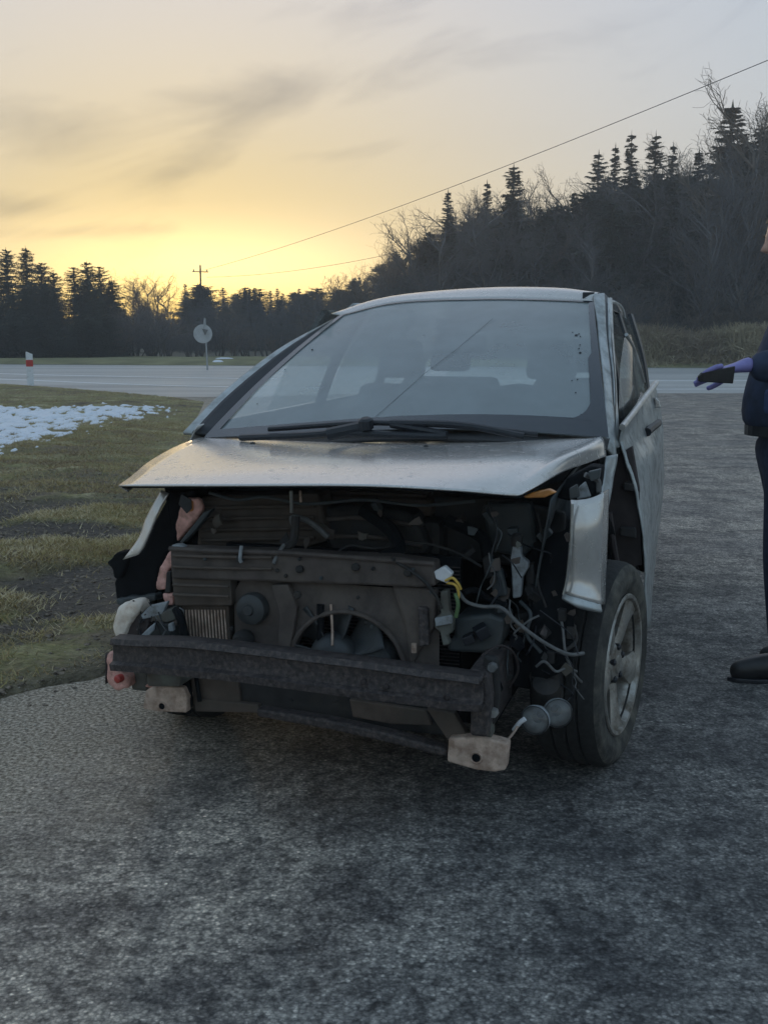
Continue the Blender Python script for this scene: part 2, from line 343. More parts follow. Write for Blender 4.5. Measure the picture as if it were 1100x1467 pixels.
grit = ramp(n, l, v2.outputs[0], [(.40, (.12, .09, .065)), (.5, (.33, .275, .21)), (.6, (.62, .53, .43))])
c = mixc(n, l, gk.outputs[0], c, grit)
l.new(c, b.inputs['Base Color'])
rg = N(n, l, 'ShaderNodeMapRange', i0=nb.outputs[0], i1=.38, i2=.62, i3=.6, i4=.85); l.new(rg.outputs[0], b.inputs['Roughness']); b.inputs['Specular IOR Level'].default_value = .3
h1 = N(n, l, 'ShaderNodeMath', i0=v2.outputs[0], i1=1.1); h1.operation = 'MULTIPLY'
h2 = N(n, l, 'ShaderNodeMath', i0=nw.outputs[0], i1=.55); h2.operation = 'MULTIPLY'
h3 = N(n, l, 'ShaderNodeMath', i0=h1.outputs[0], i1=h2.outputs[0]); h3.operation = 'ADD'
bp = N(n, l, 'ShaderNodeBump', Strength=.7, Distance=.005, Height=h3.outputs[0]); l.new(bp.outputs[0], b.inputs['Normal'])
M['asphalt'] = m
# the road beyond: paler, smoother, polished wheel tracks along it
m = bpy.data.materials.new('pale_road_asphalt'); n, l, b = nodes_for(m); geo = n.new('ShaderNodeNewGeometry'); pos = geo.outputs['Position']
st = N(n, l, 'ShaderNodeMapping', Vector=pos); st.inputs['Scale'].default_value = (.05, .55, 1)
a1 = N(n, l, 'ShaderNodeTexNoise', Vector=st.outputs[0], Scale=1.2, Detail=5.); a2 = N(n, l, 'ShaderNodeTexNoise', Vector=pos, Scale=30., Detail=4.)
c = ramp(n, l, a1.outputs[0], [(.3, (.34, .33, .32)), (.5, (.44, .43, .415)), (.7, (.56, .545, .52))]); c = mixc(n, l, .5, c, ramp(n, l, a2.outputs[0], [(.3, (.6, .6, .6)), (.7, (1.2, 1.2, 1.2))]), 'MULTIPLY')
l.new(c, b.inputs['Base Color']); b.inputs['Roughness'].default_value = .55
M['road'] = m
# soil and moss under the grass
m = bpy.data.materials.new('mossy_soil'); n, l, b = nodes_for(m); geo = n.new('ShaderNodeNewGeometry'); pos = geo.outputs['Position']
a1 = N(n, l, 'ShaderNodeTexNoise', Vector=pos, Scale=1.5, Detail=8., Roughness=.65); a2 = N(n, l, 'ShaderNodeTexNoise', Vector=pos, Scale=26., Detail=6.); at = n.new('ShaderNodeAttribute'); at.attribute_name = 'mud'
c = ramp(n, l, a1.outputs[0], [(.34, (.12, .09, .06)), (.44, (.27, .21, .12)), (.53, (.27, .25, .10)), (.64, (.48, .41, .24))])
c = mixc(n, l, .7, c, ramp(n, l, a2.outputs[0], [(.3, (.5, .5, .5)), (.7, (1.3, 1.3, 1.3))]), 'MULTIPLY')
c = mixc(n, l, at.outputs['Fac'], c, mixc(n, l, a2.outputs[0], (.025, .02, .017), (.15, .12, .095)))
l.new(c, b.inputs['Base Color']); b.inputs['Roughness'].default_value = .9
bp = N(n, l, 'ShaderNodeBump', Strength=1., Distance=.06, Height=a2.outputs[0]); l.new(bp.outputs[0], b.inputs['Normal'])
M['soil'] = m
M['litter'] = mat('leaf_litter', (.08, .068, .05), .95, 0, .5, .8, .5, col2=(.14, .12, .075))
M['far_grass'] = mat('pale_winter_grass', (.13, .125, .055), .95, 0, .3, .7, .3, col2=(.27, .25, .12))
M['marking'] = mat('worn_white_road_paint', (.75, .75, .75), .6, 0, .3, 3, .1, col2=(.9, .9, .9))
M['snow'] = mat('crusted_snow', (.72, .75, .82), .7, 0, .1, 14, .5, col2=(.85, .87, .92))

def far_edge(x): return np.interp(x, [-60, -18, 0, 12, 40, 90], [58, 52.5, 49, 46.8, 45, 43])
xs = np.concatenate([np.linspace(-160, -80, 9)[:-1], np.linspace(-80, 90, 86), np.linspace(90, 160, 9)[1:]]); ys = np.concatenate([np.linspace(-70, -10, 8)[:-1], np.linspace(-10, 40, 11)[:-1], np.linspace(40, 160, 61)])
gm, _ = grid_mesh('ground', xs, ys, lambda x, y: hill(x, y)-.03, M['litter'])
tag(link(bpy.data.objects.new('ground', gm)), kind='structure')
xs = np.concatenate([np.arange(-6, -.4, .06), np.arange(-.4, 4, .2), np.arange(4, 60.1, 2)]); ys = np.concatenate([np.arange(-8, 0, .5), np.arange(0, 9, .06), np.arange(9, 27.3, .3)])
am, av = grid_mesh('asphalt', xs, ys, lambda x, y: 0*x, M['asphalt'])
bd = border_dist(av[:, 0], av[:, 1]); attr(am, 'pale', sstep(.15, -.75, av[:, 0]+.25*(av[:, 1]-2.6)*0+.9*(vnoise(av[:, 0], av[:, 1], 1.2, 3)-.5))*sstep(9, 6, av[:, 1])+.55*sstep(4.2, 8, av[:, 1]+1.5*(vnoise(av[:, 0], av[:, 1], .8, 3)-.5))); attr(am, 'grit', np.clip(sstep(-1.5, .02, bd)*.9+.45*sstep(-2.4, -.2, bd)*sstep(8, 4.5, av[:, 1]), 0, 1.4))
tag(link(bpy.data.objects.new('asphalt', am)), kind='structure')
xs = np.arange(-60, 91, 3.); 
rv = [(x, y, .004) for x in xs for y in ((24.6 if x < -2.5 else 26.2), float(far_edge(x))+.3)]
road = mesh('road', rv, [(2*i, 2*i+2, 2*i+3, 2*i+1) for i in range(len(xs)-1)], M['road'], kind='structure')
def stripe(pts, w, name='road_marking'):
    p = crom([(x, y) for x, y in pts], 8); t = np.gradient(p, axis=0); t /= np.linalg.norm(t, axis=1)[:, None]; nn = np.stack([-t[:, 1], t[:, 0]], 1)
    V = [(*q, .009) for a, c_ in zip(p, nn) for q in (a+c_*w/2, a-c_*w/2)]
    return mesh(name, V, [(2*i, 2*i+1, 2*i+3, 2*i+2) for i in range(len(p)-1)], M['marking'], road)
stripe([(-20, 40.5), (-12, 34.6), (-6, 30.2), (-1, 28.6), (4, 28.1), (9, 28.2), (20, 29), (40, 31)], .3)
stripe([(-24, 46), (-12, 38.5), (-4, 35), (3, 33.6), (9.7, 33.6), (22, 34), (44, 36)], .42)
# far verge
xs = np.arange(-75, 95, 1.5); ys = np.linspace(0, 1, 12)
Xg, Tg = np.meshgrid(xs, ys, indexing='ij'); Yg = far_edge(Xg)+Tg*9+.3*(vnoise(Xg, Tg, .4, 2)-.5)*(Tg == 0)
Zg = .02+.22*sstep(0, .25, Tg)+.2*(vnoise(Xg, Yg, .35, 3)-.5)*Tg+hill(Xg, Yg)
V = np.stack([Xg, Yg, Zg], -1).reshape(-1, 3); a_, b_ = Xg.shape; i, j = np.meshgrid(np.arange(a_-1), np.arange(b_-1), indexing='ij'); q = (i*b_+j).ravel()
tag(link(bpy.data.objects.new('far_verge', np_mesh('far_verge', V, np.stack([q, q+b_, q+b_+1, q+1], 1), M['far_grass'], True))), kind='structure')
# near verge, follows the edge of the asphalt
B = crom(BORDER, 24); tb = np.gradient(B, axis=0); tb /= np.linalg.norm(tb, axis=1)[:, None]
offs = np.concatenate([np.linspace(0, 1, 22)**1.2*2.2, np.linspace(2.4, 12, 50), np.linspace(12.5, 40, 24)])
edge_n = .05*(vnoise(np.arange(len(B))*.9, np.arange(len(B))*0, .7, 3)-.5)
def verge_mesh():
    xs = np.concatenate([np.arange(-40, -10, .5), np.arange(-10, -4.2, .12), np.arange(-4.2, -.7, .045)]); ys = np.concatenate([np.arange(0, 3, .08), np.arange(3, 9.5, .045), np.arange(9.5, 24, .11), np.arange(24, 52, .3)])
    f = lambda x, y: verge_z(x, y)-.06*sstep(.03, -.12, border_dist(x, y)+(.28*(vnoise(x, y, 3.2, 4)-.5))*sstep(14, 8, y))
    return grid_mesh('verge', xs, ys, f, M['soil'], lambda x, y: border_dist(x, y) > -.15)
vm, vv = verge_mesh(); attr(vm, 'mud', np.clip(mud(vv[:, 0], vv[:, 1])+.8*sstep(.35, 0, border_dist(vv[:, 0], vv[:, 1]))*sstep(9, 5, vv[:, 1]), 0, 1))
tag(link(bpy.data.objects.new('verge', vm)), kind='structure')

# snow left lying on the grass
def snow_amt(x, y):
    k = .2*vnoise(x*1.0, y*.5, 1.2, 3)+.8*vnoise(x*2.6, y*1.1, 4.2, 4)
    zone = sstep(-3.3, -4.9, x-.05*(y-14))*sstep(10.8, 12.6, y)*(1-sstep(18.5, 21, y)); z2 = np.exp(-((x+4.3)/.8)**2-((y-20)/.8)**2)*.8+np.exp(-((x+4.1)/.35)**2-((y-17.3)/.5)**2)*.9+np.exp(-((x+3.3)/.3)**2-((y-15.2)/.25)**2)*.8
    return k-.60+.145*np.clip(zone, 0, 1)-.25*(1-np.clip(zone+z2, 0, 1))
xs = np.arange(-16, -2.6, .045); ys = np.arange(10.5, 22.5, .06)
sm, sv = grid_mesh('snow', xs, ys, lambda x, y: verge_z(x, y)+np.clip(snow_amt(x, y)*.35, -.06, .022)+.01, M['snow'], lambda x, y: (snow_amt(x, y) > -.01) & (border_dist(x, y) > .3))
tag(link(bpy.data.objects.new('snow', sm)), label='thin broken patches of old snow on the grass verge', cat='snow', kind='stuff')
# far snow lumps beyond the road
fs = []; ff = []
def far_snow(cx, cy, rx, ry, h):
    b0 = len(fs); k = 14
    for r_, hh in ((1, -.02), (.75, h*.6), (.35, h)):
        for a in range(k):
            w = 2*math.pi*a/k; q = r_*(1+.18*math.sin(a*2.3+cx)); x, y = cx+rx*q*math.cos(w), cy+ry*q*math.sin(w); fs.append((x, y, .24+float(hill(x, y))+hh))
    for i in range(2):
        for a in range(k): ff.append((b0+i*k+a, b0+i*k+(a+1) % k, b0+(i+1)*k+(a+1) % k, b0+(i+1)*k+a))
    ff.append(tuple(b0+2*k+a for a in range(k)))
for u, v, rx in ((322, 515, .45), (312, 519, .22)):
    p = W(u, v, z=.2); p = p if p[1] < 58 else W(u, v, Y=57); far_snow(p[0], min(p[1], 57), rx, .3, .07)
mesh('snow', fs, ff, M['snow'], smooth=True, label='small leftover heaps of snow along the far side of the road', cat='snow', kind='stuff')

# grass blades
def blades(xy, h, w, mt_name, cols, lean=.5):
    k = len(xy); x, y = xy[:, 0], xy[:, 1]; z = verge_z(x, y)-.008; a = rng.random(k)*6.283; hh = h*(.5+rng.random(k)); ww = w*(.6+.8*rng.random(k))
    ld = rng.random(k)*6.283; ll = hh*lean*(.2+1.3*rng.random(k))
    p0 = np.stack([x-np.cos(a)*ww, y-np.sin(a)*ww, z], 1); p1 = np.stack([x+np.cos(a)*ww, y+np.sin(a)*ww, z], 1); p2 = np.stack([x+np.cos(ld)*ll, y+np.sin(ld)*ll, z+hh], 1)
    V = np.stack([p0, p1, p2], 1).reshape(-1, 3); F = np.arange(3*k).reshape(-1, 3)
    me = np_mesh(mt_name, V, F, None); attr(me, 'tone', np.repeat(np.clip(vnoise(x, y, .9, 3)*.75+.38*rng.random(k)-.07, 0, 1), 3)); return me
m = bpy.data.materials.new('winter_grass'); n, l, b = nodes_for(m); at = n.new('ShaderNodeAttribute'); at.attribute_name = 'tone'
l.new(ramp(n, l, at.outputs['Fac'], [(.25, (.24, .17, .1)), (.36, (.42, .30, .17)), (.45, (.44, .34, .16)), (.54, (.37, .31, .12)), (.62, (.5, .39, .21)), (.74, (.64, .53, .34))]), b.inputs['Base Color']); b.inputs['Roughness'].default_value = .7; b.inputs['Specular IOR Level'].default_value = .2
M['grass'] = m
def scatter(k, x0, x1, y0, y1, clump=.35, mudcut=.8):
    x = x0+(x1-x0)*rng.random(k); y = y0+(y1-y0)*rng.random(k); d = border_dist(x, y)+.3*(vnoise(x, y, 3.2, 4)-.5); g = vnoise(x, y, 2.2, 3)
    ok = (d > .02) & (rng.random(k) < sstep(.0, .16, d)*.9+.12) & (rng.random(k) > mudcut*mud(x, y)) & (g > clump*(.6+.6*rng.random(k)))
    ok &= ~((snow_amt(x, y) > .01) & (y > 10.5) & (y < 22.5) & (rng.random(k) < .35))
    return np.stack([x[ok], y[ok]], 1)
pts = np.concatenate([scatter(170000, -4.2, -1, 3.6, 9.5, .42, .97), scatter(150000, -8.5, -1, 9, 17, .38), scatter(90000, -14, -2.5, 16, 31), scatter(40000, -22, -8, 24, 40)])
gme = blades(pts, .03, .0035, 'grass', None, 1.6)
far_w = gme  # widen blades with distance so that they do not break into specks
gme.materials.append(M['grass']); tag(link(bpy.data.objects.new('grass', gme)), label='short mossy winter grass on the verge left of the car', cat='grass', kind='stuff')
# loose grit and pebbles along the edge of the asphalt
pk = 2600; x = -2.6+2.6*rng.random(pk*3); y = 1.9+4.2*rng.random(pk*3); d = border_dist(x, y); ok = (rng.random(pk*3) < np.where(d > 0, sstep(.35, 0, d), sstep(-1.3, 0, d)**2*.5)); x, y, d = x[ok], y[ok], d[ok]
base = np.array([(1, 0, -.3), (-.5, .87, -.3), (-.5, -.87, -.3), (.1, 0, .75), (.5, .8, .3), (.5, -.8, .3), (-.9, 0, .3)]); tri = np.array([(0, 4, 3), (0, 5, 4), (3, 4, 1), (3, 6, 2), (3, 1, 6), (3, 2, 5), (3, 5, 0), (4, 0, 1), (5, 2, 0)])
sz = .0015+.004*rng.random(len(x))**3; rot = rng.random(len(x))*6.283; z0 = np.where(d > 0, verge_z(x, y), 0)
bx = base[None]*(sz[:, None, None])*(1+.35*(rng.random((len(x), 7, 3))-.5)); ca, sa = np.cos(rot)[:, None], np.sin(rot)[:, None]
V = np.stack([bx[..., 0]*ca-bx[..., 1]*sa+x[:, None], bx[..., 0]*sa+bx[..., 1]*ca+y[:, None], bx[..., 2]+z0[:, None]+sz[:, None]*.25], -1).reshape(-1, 3)
F = (tri[None]+7*np.arange(len(x))[:, None, None]).reshape(-1, 3)
M['pebble'] = mat('grit_stones', (.2, .17, .14), .9, 0, .4, 90, .2, col2=(.5, .46, .4))
tag(link(bpy.data.objects.new('grit', np_mesh('grit', V, F, M['pebble']))), label='loose grit and small stones along the asphalt edge', cat='grit', kind='stuff')

kx = 14000; x = -4.2+3.3*rng.random(kx); y = 3.8+6.5*rng.random(kx); d = border_dist(x, y); ok = (d > -.25) & (rng.random(kx) < np.maximum(mud(x, y)*.55, .6*np.exp(-((d-.05)/.14)**2))); x, y, d = x[ok], y[ok], d[ok]
sz = .004+.02*rng.random(len(x))**3; sz = np.where(d < .05, sz*.5, sz); rot = rng.random(len(x))*6.283; bx = base[None]*sz[:, None, None]*(1+.55*(rng.random((len(x), 7, 3))-.5)); ca, sa = np.cos(rot)[:, None], np.sin(rot)[:, None]
V = np.stack([bx[..., 0]*ca*1.3-bx[..., 1]*sa+x[:, None], bx[..., 0]*sa*1.3+bx[..., 1]*ca+y[:, None], bx[..., 2]*.7+np.where(d > 0, verge_z(x, y), .0)[:, None]], -1).reshape(-1, 3)
M['clod'] = mat('dark_soil_clods', (.06, .048, .038), .95, 0, .4, 30, .6, col2=(.3, .24, .18))
tag(link(bpy.data.objects.new('soil_clods', np_mesh('soil_clods', V, (tri[None]+7*np.arange(len(x))[:, None, None]).reshape(-1, 3), M['clod'], True))), label='dark churned clods of soil along the wheel ruts on the verge', cat='soil', kind='stuff')
# ------------------------------------------------------------------ trees
M['bark'] = mat('grey_brown_bark', (.11, .1, .09), .9, 0, .3, 12, .4)
M['twig'] = mat('grey_brown_twigs', (.112, .108, .112), .9, 0, .25, 2, 0)
M['birch_twig'] = mat('pale_brown_twigs', (.15, .12, .095), .9, 0, .25, 2, 0)
M['straw'] = mat('tan_dry_stems', (.48, .41, .27), .9, 0, .35, 1.5, 0, col2=(.26, .21, .13))
M['straw2'] = mat('brown_dry_stems', (.22, .17, .13), .9, 0, .35, 1.5, 0, col2=(.3, .24, .15))
def foliage(name, a, b2):
    m = bpy.data.materials.new(name); n, l, b = nodes_for(m); o = n.new('ShaderNodeObjectInfo'); t = n.new('ShaderNodeTexCoord')
    z = N(n, l, 'ShaderNodeTexNoise', Vector=t.outputs['Object'], Scale=.9, Detail=4.)
    c = mixc(n, l, z.outputs[0], a, b2); c = mixc(n, l, .35, c, ramp(n, l, o.outputs['Random'], [(0, (.6, .62, .6)), (1, (1.3, 1.25, 1.1))]), 'MULTIPLY')
    l.new(c, b.inputs['Base Color']); b.inputs['Roughness'].default_value = .8; b.inputs['Specular IOR Level'].default_value = .2; return m
M['spruce'] = foliage('spruce_needles', (.045, .058, .042), (.075, .088, .058))
M['hedge'] = foliage('dark_evergreen_needles', (.045, .062, .048), (.08, .095, .066))

def prisms(seg, r0, r1):
    """three-sided tapering sticks from an array of (start, end)"""
    a, b = seg[:, 0], seg[:, 1]; d = b-a; d = d/np.maximum(np.linalg.norm(d, axis=1), 1e-6)[:, None]
    h = np.where(np.abs(d[:, 2:3]) < .9, np.array([[0, 0, 1.]]), np.array([[1., 0, 0]])); p = np.cross(d, h); p /= np.linalg.norm(p, axis=1)[:, None]; q = np.cross(d, p)
    V = []
    for c_, r in ((a, r0), (b, r1)):
        for k in range(3):
            w = 2.0944*k; V.append(c_+(p*math.cos(w)+q*math.sin(w))*r[:, None])
    V = np.stack(V, 1).reshape(-1, 3); base = np.array([(0, 1, 4, 3), (1, 2, 5, 4), (2, 0, 3, 5)]); return V, (base[None]+6*np.arange(len(seg))[:, None, None]).reshape(-1, 4)
def spruce_mesh(seed, H=10., rad=1.7, lev=30, airy=1.0, mt='spruce', shape=.8, low=.05):
    g = np.random.default_rng(seed); V = []
    for i in range(lev):
        rr0 = .78+.44*g.random(); nb = 8+int(g.random()*4); a0 = g.random()*6.28
        for k in range(nb):
            t = low+(1-low)*(i+1.1*g.random())/lev*(1-.02*g.random()); t = min(t, .985); rr = rad*(1-t)**shape*rr0+.06; az = a0+6.283*k/nb+.9*(g.random()-.5); L = rr*(.55+.6*g.random()); dirv = np.array([math.cos(az), math.sin(az), 0]); side = np.array([-dirv[1], dirv[0], 0])
            droop = .15+.35*(1-t); S = 6
            for s_ in range(S):
                f = (s_+.4*g.random())/S; p = dirv*L*f+np.array([0, 0, t*H-droop*L*f+.28*L*f*f])
                ln = (.34*L*(1-.45*f)+.1)*airy*(.7+.6*g.random())
                for sg in (-1, 1):
                    tip = p+side*sg*ln*.8+dirv*ln*.55+np.array([0, 0, -.22*ln]); wv = dirv*(.05+.1*ln)
                    V += [p-wv, p+wv, tip]
                dn = p+np.array([0, 0, -1])*ln*.65+dirv*.1; V += [p-side*.06, p+side*.06, dn]
            p = dirv*L; V += [p*.75+np.array([0, 0, t*H-droop*L*.75+.28*L*.56])+side*.06, p*.75+np.array([0, 0, t*H-droop*L*.75+.28*L*.56])-side*.06, p*1.08+np.array([0, 0, t*H-droop*L+.32*L])]
    V += [np.array([.05, 0, H*.96]), np.array([-.05, 0, H*.96]), np.array([0, 0, H*1.02])]
    V = np.array(V); V[:, 2] *= 10/V[:, 2].max(); return np_mesh('spruce_crown', V, np.arange(len(V)).reshape(-1, 3), M[mt])
def trunk_mesh(H, r, mt='bark'):
    s = MB().tube([(0, 0, -.3), (.02*H*.1, 0, H*.35), (0, .01*H*.1, H*.97)], [r, r*.7, .01], 7); me = bpy.data.meshes.new('trunk'); me.from_pydata(s.v, [], s.f); me.materials.append(M[mt]); me.shade_smooth(); return me
def bare_meshes(seed, H=10., mt='twig', spread=1.0, dens=1.0, multi=1, twig=.007):
    g = np.random.default_rng(seed); segs = []; r0 = []; r1 = []; tr = MB()
    def grow(p, d, L, r, lv):
        n_ = 4 if lv < 2 else 3; pts_ = [p]; dd = d
        for i in range(n_):
            dd = dd+(g.normal(0, .09+.05*lv, 3)); dd[2] += .05; dd /= np.linalg.norm(dd); pts_.append(pts_[-1]+dd*L/n_)
        if lv == 0: tr.tube([tuple(q) for q in pts_], [r*(1-.75*i/n_) for i in range(n_+1)], 6)
        else:
            for i in range(n_): segs.append((pts_[i], pts_[i+1])); r0.append(max(r*(1-.7*i/n_), twig)); r1.append(max(r*(1-.7*(i+1)/n_), twig*.8))
        if lv == 4: return
        kids = int([12, 5, 4.2, 3.5][lv]*dens+g.random())
        for k in range(kids):
            f = (.22 if lv == 0 else .15)+.83*(k+g.random())/kids; f = min(f, .99); i = min(int(f*n_), n_-1); q = pts_[i]+(pts_[i+1]-pts_[i])*(f*n_-i)
            ax = g.normal(0, 1, 3); ax -= ax.dot(dd)*dd; ax /= np.linalg.norm(ax); an = (.55+.35*g.random())*spread; nd = dd*math.cos(an)+ax*math.sin(an); nd[2] += .12; nd /= np.linalg.norm(nd)
            grow(q, nd, L*([.42, .55, .55, .6][lv])*(.6+.7*g.random())*(1.15-.55*f if lv == 0 else 1), r*.42, lv+1)
    for k in range(multi):
        d = np.array([g.normal(0, .25), g.normal(0, .25), 1.]) if multi > 1 else np.array([g.normal(0, .05), g.normal(0, .05), 1.]); d /= np.linalg.norm(d)
        grow(np.array([g.normal(0, .12*multi**.5), g.normal(0, .12*multi**.5), -.2]) if multi > 1 else np.array([0, 0, -.2]), d, H*(.7+.3*g.random() if multi > 1 else .86), .016*H/(1 if multi == 1 else 2), 0)
    k_ = 10/max(float(np.array(segs)[..., 2].max()), max(q[2] for q in tr.v)); tr.v = [(a*k_, b*k_, c*k_) for a, b, c in tr.v]; V, F = prisms(np.array(segs)*k_, np.array(r0), np.array(r1)); crown = np_mesh('bare_crown', V, F, M[mt])
    tm = bpy.data.meshes.new('trunk'); tm.from_pydata(tr.v, [], tr.f); tm.materials.append(M['bark'] if mt != 'birch_twig' else M['birch_twig']); tm.shade_smooth(); return crown, tm
def brush_mesh(seed, mt, H=1.8, k=800):
    g = np.random.default_rng(seed); a = np.stack([g.normal(0, .75, k), g.normal(0, .45, k), np.zeros(k)], 1); d = np.stack([g.normal(0, .28, k), g.normal(0, .28, k), np.ones(k)], 1); h = H*(.35+.65*g.random(k))*np.exp(-(a[:, 0]/1.6)**2)
    e = a+d*h[:, None]; s1 = np.stack([a, e], 1); f = .4+.5*g.random(k); m_ = a+(e-a)*f[:, None]; e2 = m_+np.stack([g.normal(0, .25, k), g.normal(0, .25, k), .3*g.random(k)], 1); s2 = np.stack([m_, e2], 1)
    S = np.concatenate([s1, s2]); V, F = prisms(S, np.full(len(S), .02), np.full(len(S), .008)); return np_mesh('stems', V, F, M[mt])

SPR = [(spruce_mesh(s, 10, rd, 30, ai, shape=sh), trunk_mesh(10, .13)) for s, rd, ai, sh in ((1, 1.5, 1, .8), (2, 1.9, .9, .75), (3, 1.3, 1.1, .85), (4, 2.1, .85, .7), (5, 1.6, 1.0, .62))]
SPL = [(spruce_mesh(s, 10, rd, 32, 1.15, 'hedge', sh, .02), trunk_mesh(10, .13)) for s, rd, sh in ((11, 3.0, .5), (12, 2.6, .55), (13, 3.4, .45))]
BARE = [bare_meshes(s, 10, mt, sp, de) for s, mt, sp, de in ((21, 'twig', 1, 1), (22, 'twig', .8, 1.05), (23, 'birch_twig', .7, 1), (24, 'twig', 1.15, 1.0), (25, 'birch_twig', 1.2, 1.15))]
BUSH = [bare_meshes(s, 10, mt, 1.05, .62, 6, .012) for s, mt in ((31, 'twig'), (32, 'twig'), (33, 'birch_twig'))]
DRY = [brush_mesh(41, 'straw'), brush_mesh(42, 'straw2'), brush_mesh(43, 'straw')]

def plant(kind, u, vtop, Y, name, label, cat, group, protos, part, h=None, lean=0, zbase=None, wide=1.0):
    p = W(u, vtop, Y=Y); x = float(p[0]); z0 = float(hill(x, Y)) if zbase is None else zbase
    hh = h if h else float(p[2])-z0
    if hh < .8: hh = .8
    pr = random.choice(protos); o = empty(name, (x, Y, z0), random.random()*6.28, label=label, cat=cat, group=group)
    s = hh/10.0; o.scale = (s*wide, s*wide, s)
    for nm, me in zip(part, pr):
        link(bpy.data.objects.new(nm, me), o)
    return o
TR = ('crown', 'trunk')
def skyline(u):
    return float(np.interp(u, [-120, 0, 40, 75, 90, 122, 155, 165, 250, 300, 440, 470, 520, 560, 600, 650, 690, 735, 800, 850, 905, 960, 1000, 1050, 1100, 1250], [352, 356, 353, 384, 382, 373, 386, 402, 408, 408, 416, 412, 395, 368, 315, 280, 270, 246, 252, 238, 205, 212, 215, 165, 140, 120]))
# skyline spruces one can tell apart
named = [(1050, 141, 62, 0, 1.25, 'tallest dark spruce, standing highest above the right of the forest'), (905, 183, 64, 2, 1.0, 'slim dark spruce, tallest of the group above the middle of the right forest'), (940, 184, 66, 1, 1.0, 'slim spruce just right of the tallest middle spruce'), (965, 200, 67, 2, .9, 'narrow spruce beside a bare birch above the right forest'), (1002, 208, 63, 0, 1.0, 'lone slim spruce in the gap left of the tallest spruce'), (882, 202, 68, 2, .9, 'narrow spruce close left of the slim middle spruces'), (858, 212, 66, 1, 1.1, 'broader spruce at the left end of the middle spruce row'),
         (736, 230, 66, 4, 1.1, 'tufted spruce above the left half of the right forest, under the power cable'), (698, 255, 68, 2, 1.0, 'small pointed spruce left of the tufted one on the forest skyline'), (1092, 170, 60, 3, 1.1, 'dark spruce at the right edge of the photo behind the tallest one'), (642, 268, 68, 0, 1.0, 'short spruce among bare twigs where the forest skyline starts to fall')]
for u, v, Y, k, wd, lb in named: plant('s', u, v, Y, 'spruce_tree', lb, 'tree', 'spruces on the right forest skyline', [SPR[k]], TR, wide=wd*(1.6 if u == 1050 else 1.25))
namedb = [(770, 238, 64, 3, 'rounded bare tree between spruces on the right forest skyline'), (1092, 92, 58, 2, 'tall bare birch rising at the right edge of the photo'), (578, 292, 60, 1, 'bare tree where the right forest ends at the left, against the yellow sky'), (560, 335, 63, 2, 'small bare birch leaning out of the left end of the forest'), (615, 282, 65, 0, 'bare tree with spreading twigs above the left end of the forest'), (815, 235, 66, 2, 'thin bare birch under the power cable'), (665, 262, 67, 1, 'bare tree on the forest skyline left of the small pointed spruce'), (207, 383, 80, 4, 'tallest twiggy tree of the golden clump glowing in front of the setting sun'), (180, 399, 80, 1, 'leftmost twiggy tree of the golden clump in front of the sun'), (193, 389, 81, 0, 'twiggy tree just left of the tallest in the golden clump'), (221, 389, 81, 2, 'twiggy tree just right of the tallest in the golden clump'), (236, 398, 80, 4, 'rightmost twiggy tree of the golden clump in front of the sun'), (518, 372, 90, 1, 'bare tree in the dip between the far treeline and the forest'), (978, 190, 69, 2, 'thin bare birch behind the slim spruces of the right forest')]
for u, v, Y, k, lb in namedb: plant('b', u, v, Y, 'bare_tree', lb, 'tree', 'bare trees on the skyline', [BARE[k]], TR, wide=1.25 if 170 < u < 240 else 1.0)
# the mass of the right forest
LS, LB, LU = 'dark spruce packed inside the forest right of the car', 'bare grey tree packed inside the forest right of the car', 'bare grey bush along the foot of the forest behind the car'
for i in range(86):
    u = 548+rng.random()*640; Y = 57+16*rng.random(); v = skyline(u)+26+75*rng.random()**1.3; plant('s', u, v, Y, 'spruce_tree', LS, 'tree', 'spruces inside the right forest', SPR+SPL[:2], TR, wide=1.15)
for i in range(46):
    u = 556+rng.random()*600; Y = 62+12*rng.random(); v = skyline(u)+6+34*rng.random(); plant('b', u, v, Y, 'bare_tree', LB, 'tree', 'bare trees inside the right forest', BARE, TR, wide=1.25)
for i in range(34):
    u = 556+rng.random()*620; Y = 60+12*rng.random(); v = skyline(u)+16+34*rng.random(); plant('s', u, v, Y, 'spruce_tree', LS, 'tree', 'spruces inside the right forest', SPR+SPL, TR, wide=.9+.6*rng.random())
for i in range(64):
    u = 545+rng.random()*640; Y = 53.5+13*rng.random(); v = skyline(u)+14+120*rng.random()**1.2; plant('b', u, v, Y, 'bare_tree', LB, 'tree', 'bare trees inside the right forest', BARE, TR, wide=1.1)
for i in range(58):
    u = 470+rng.random()*720; Y = 51+7*rng.random(); v = 385+80*rng.random(); plant('u', u, v, Y, 'bare_bush', LU, 'bush', 'bare bushes along the right forest', BUSH, TR, wide=1.5)
for i in range(46):
    u = 862+rng.random()*290; Y = float(far_edge(12))+2.2+3.4*rng.random(); o = plant('d', u, 500, Y, 'dry_shrub', 'tan dried reeds and stems at the forest foot beyond the road', 'shrub', 'dried shrubs at the forest foot', [(m_,) for m_ in DRY], ('stems',), h=10*(.75+.5*rng.random()))
    o.scale = (1.2, 1.2, .7+.45*rng.random())
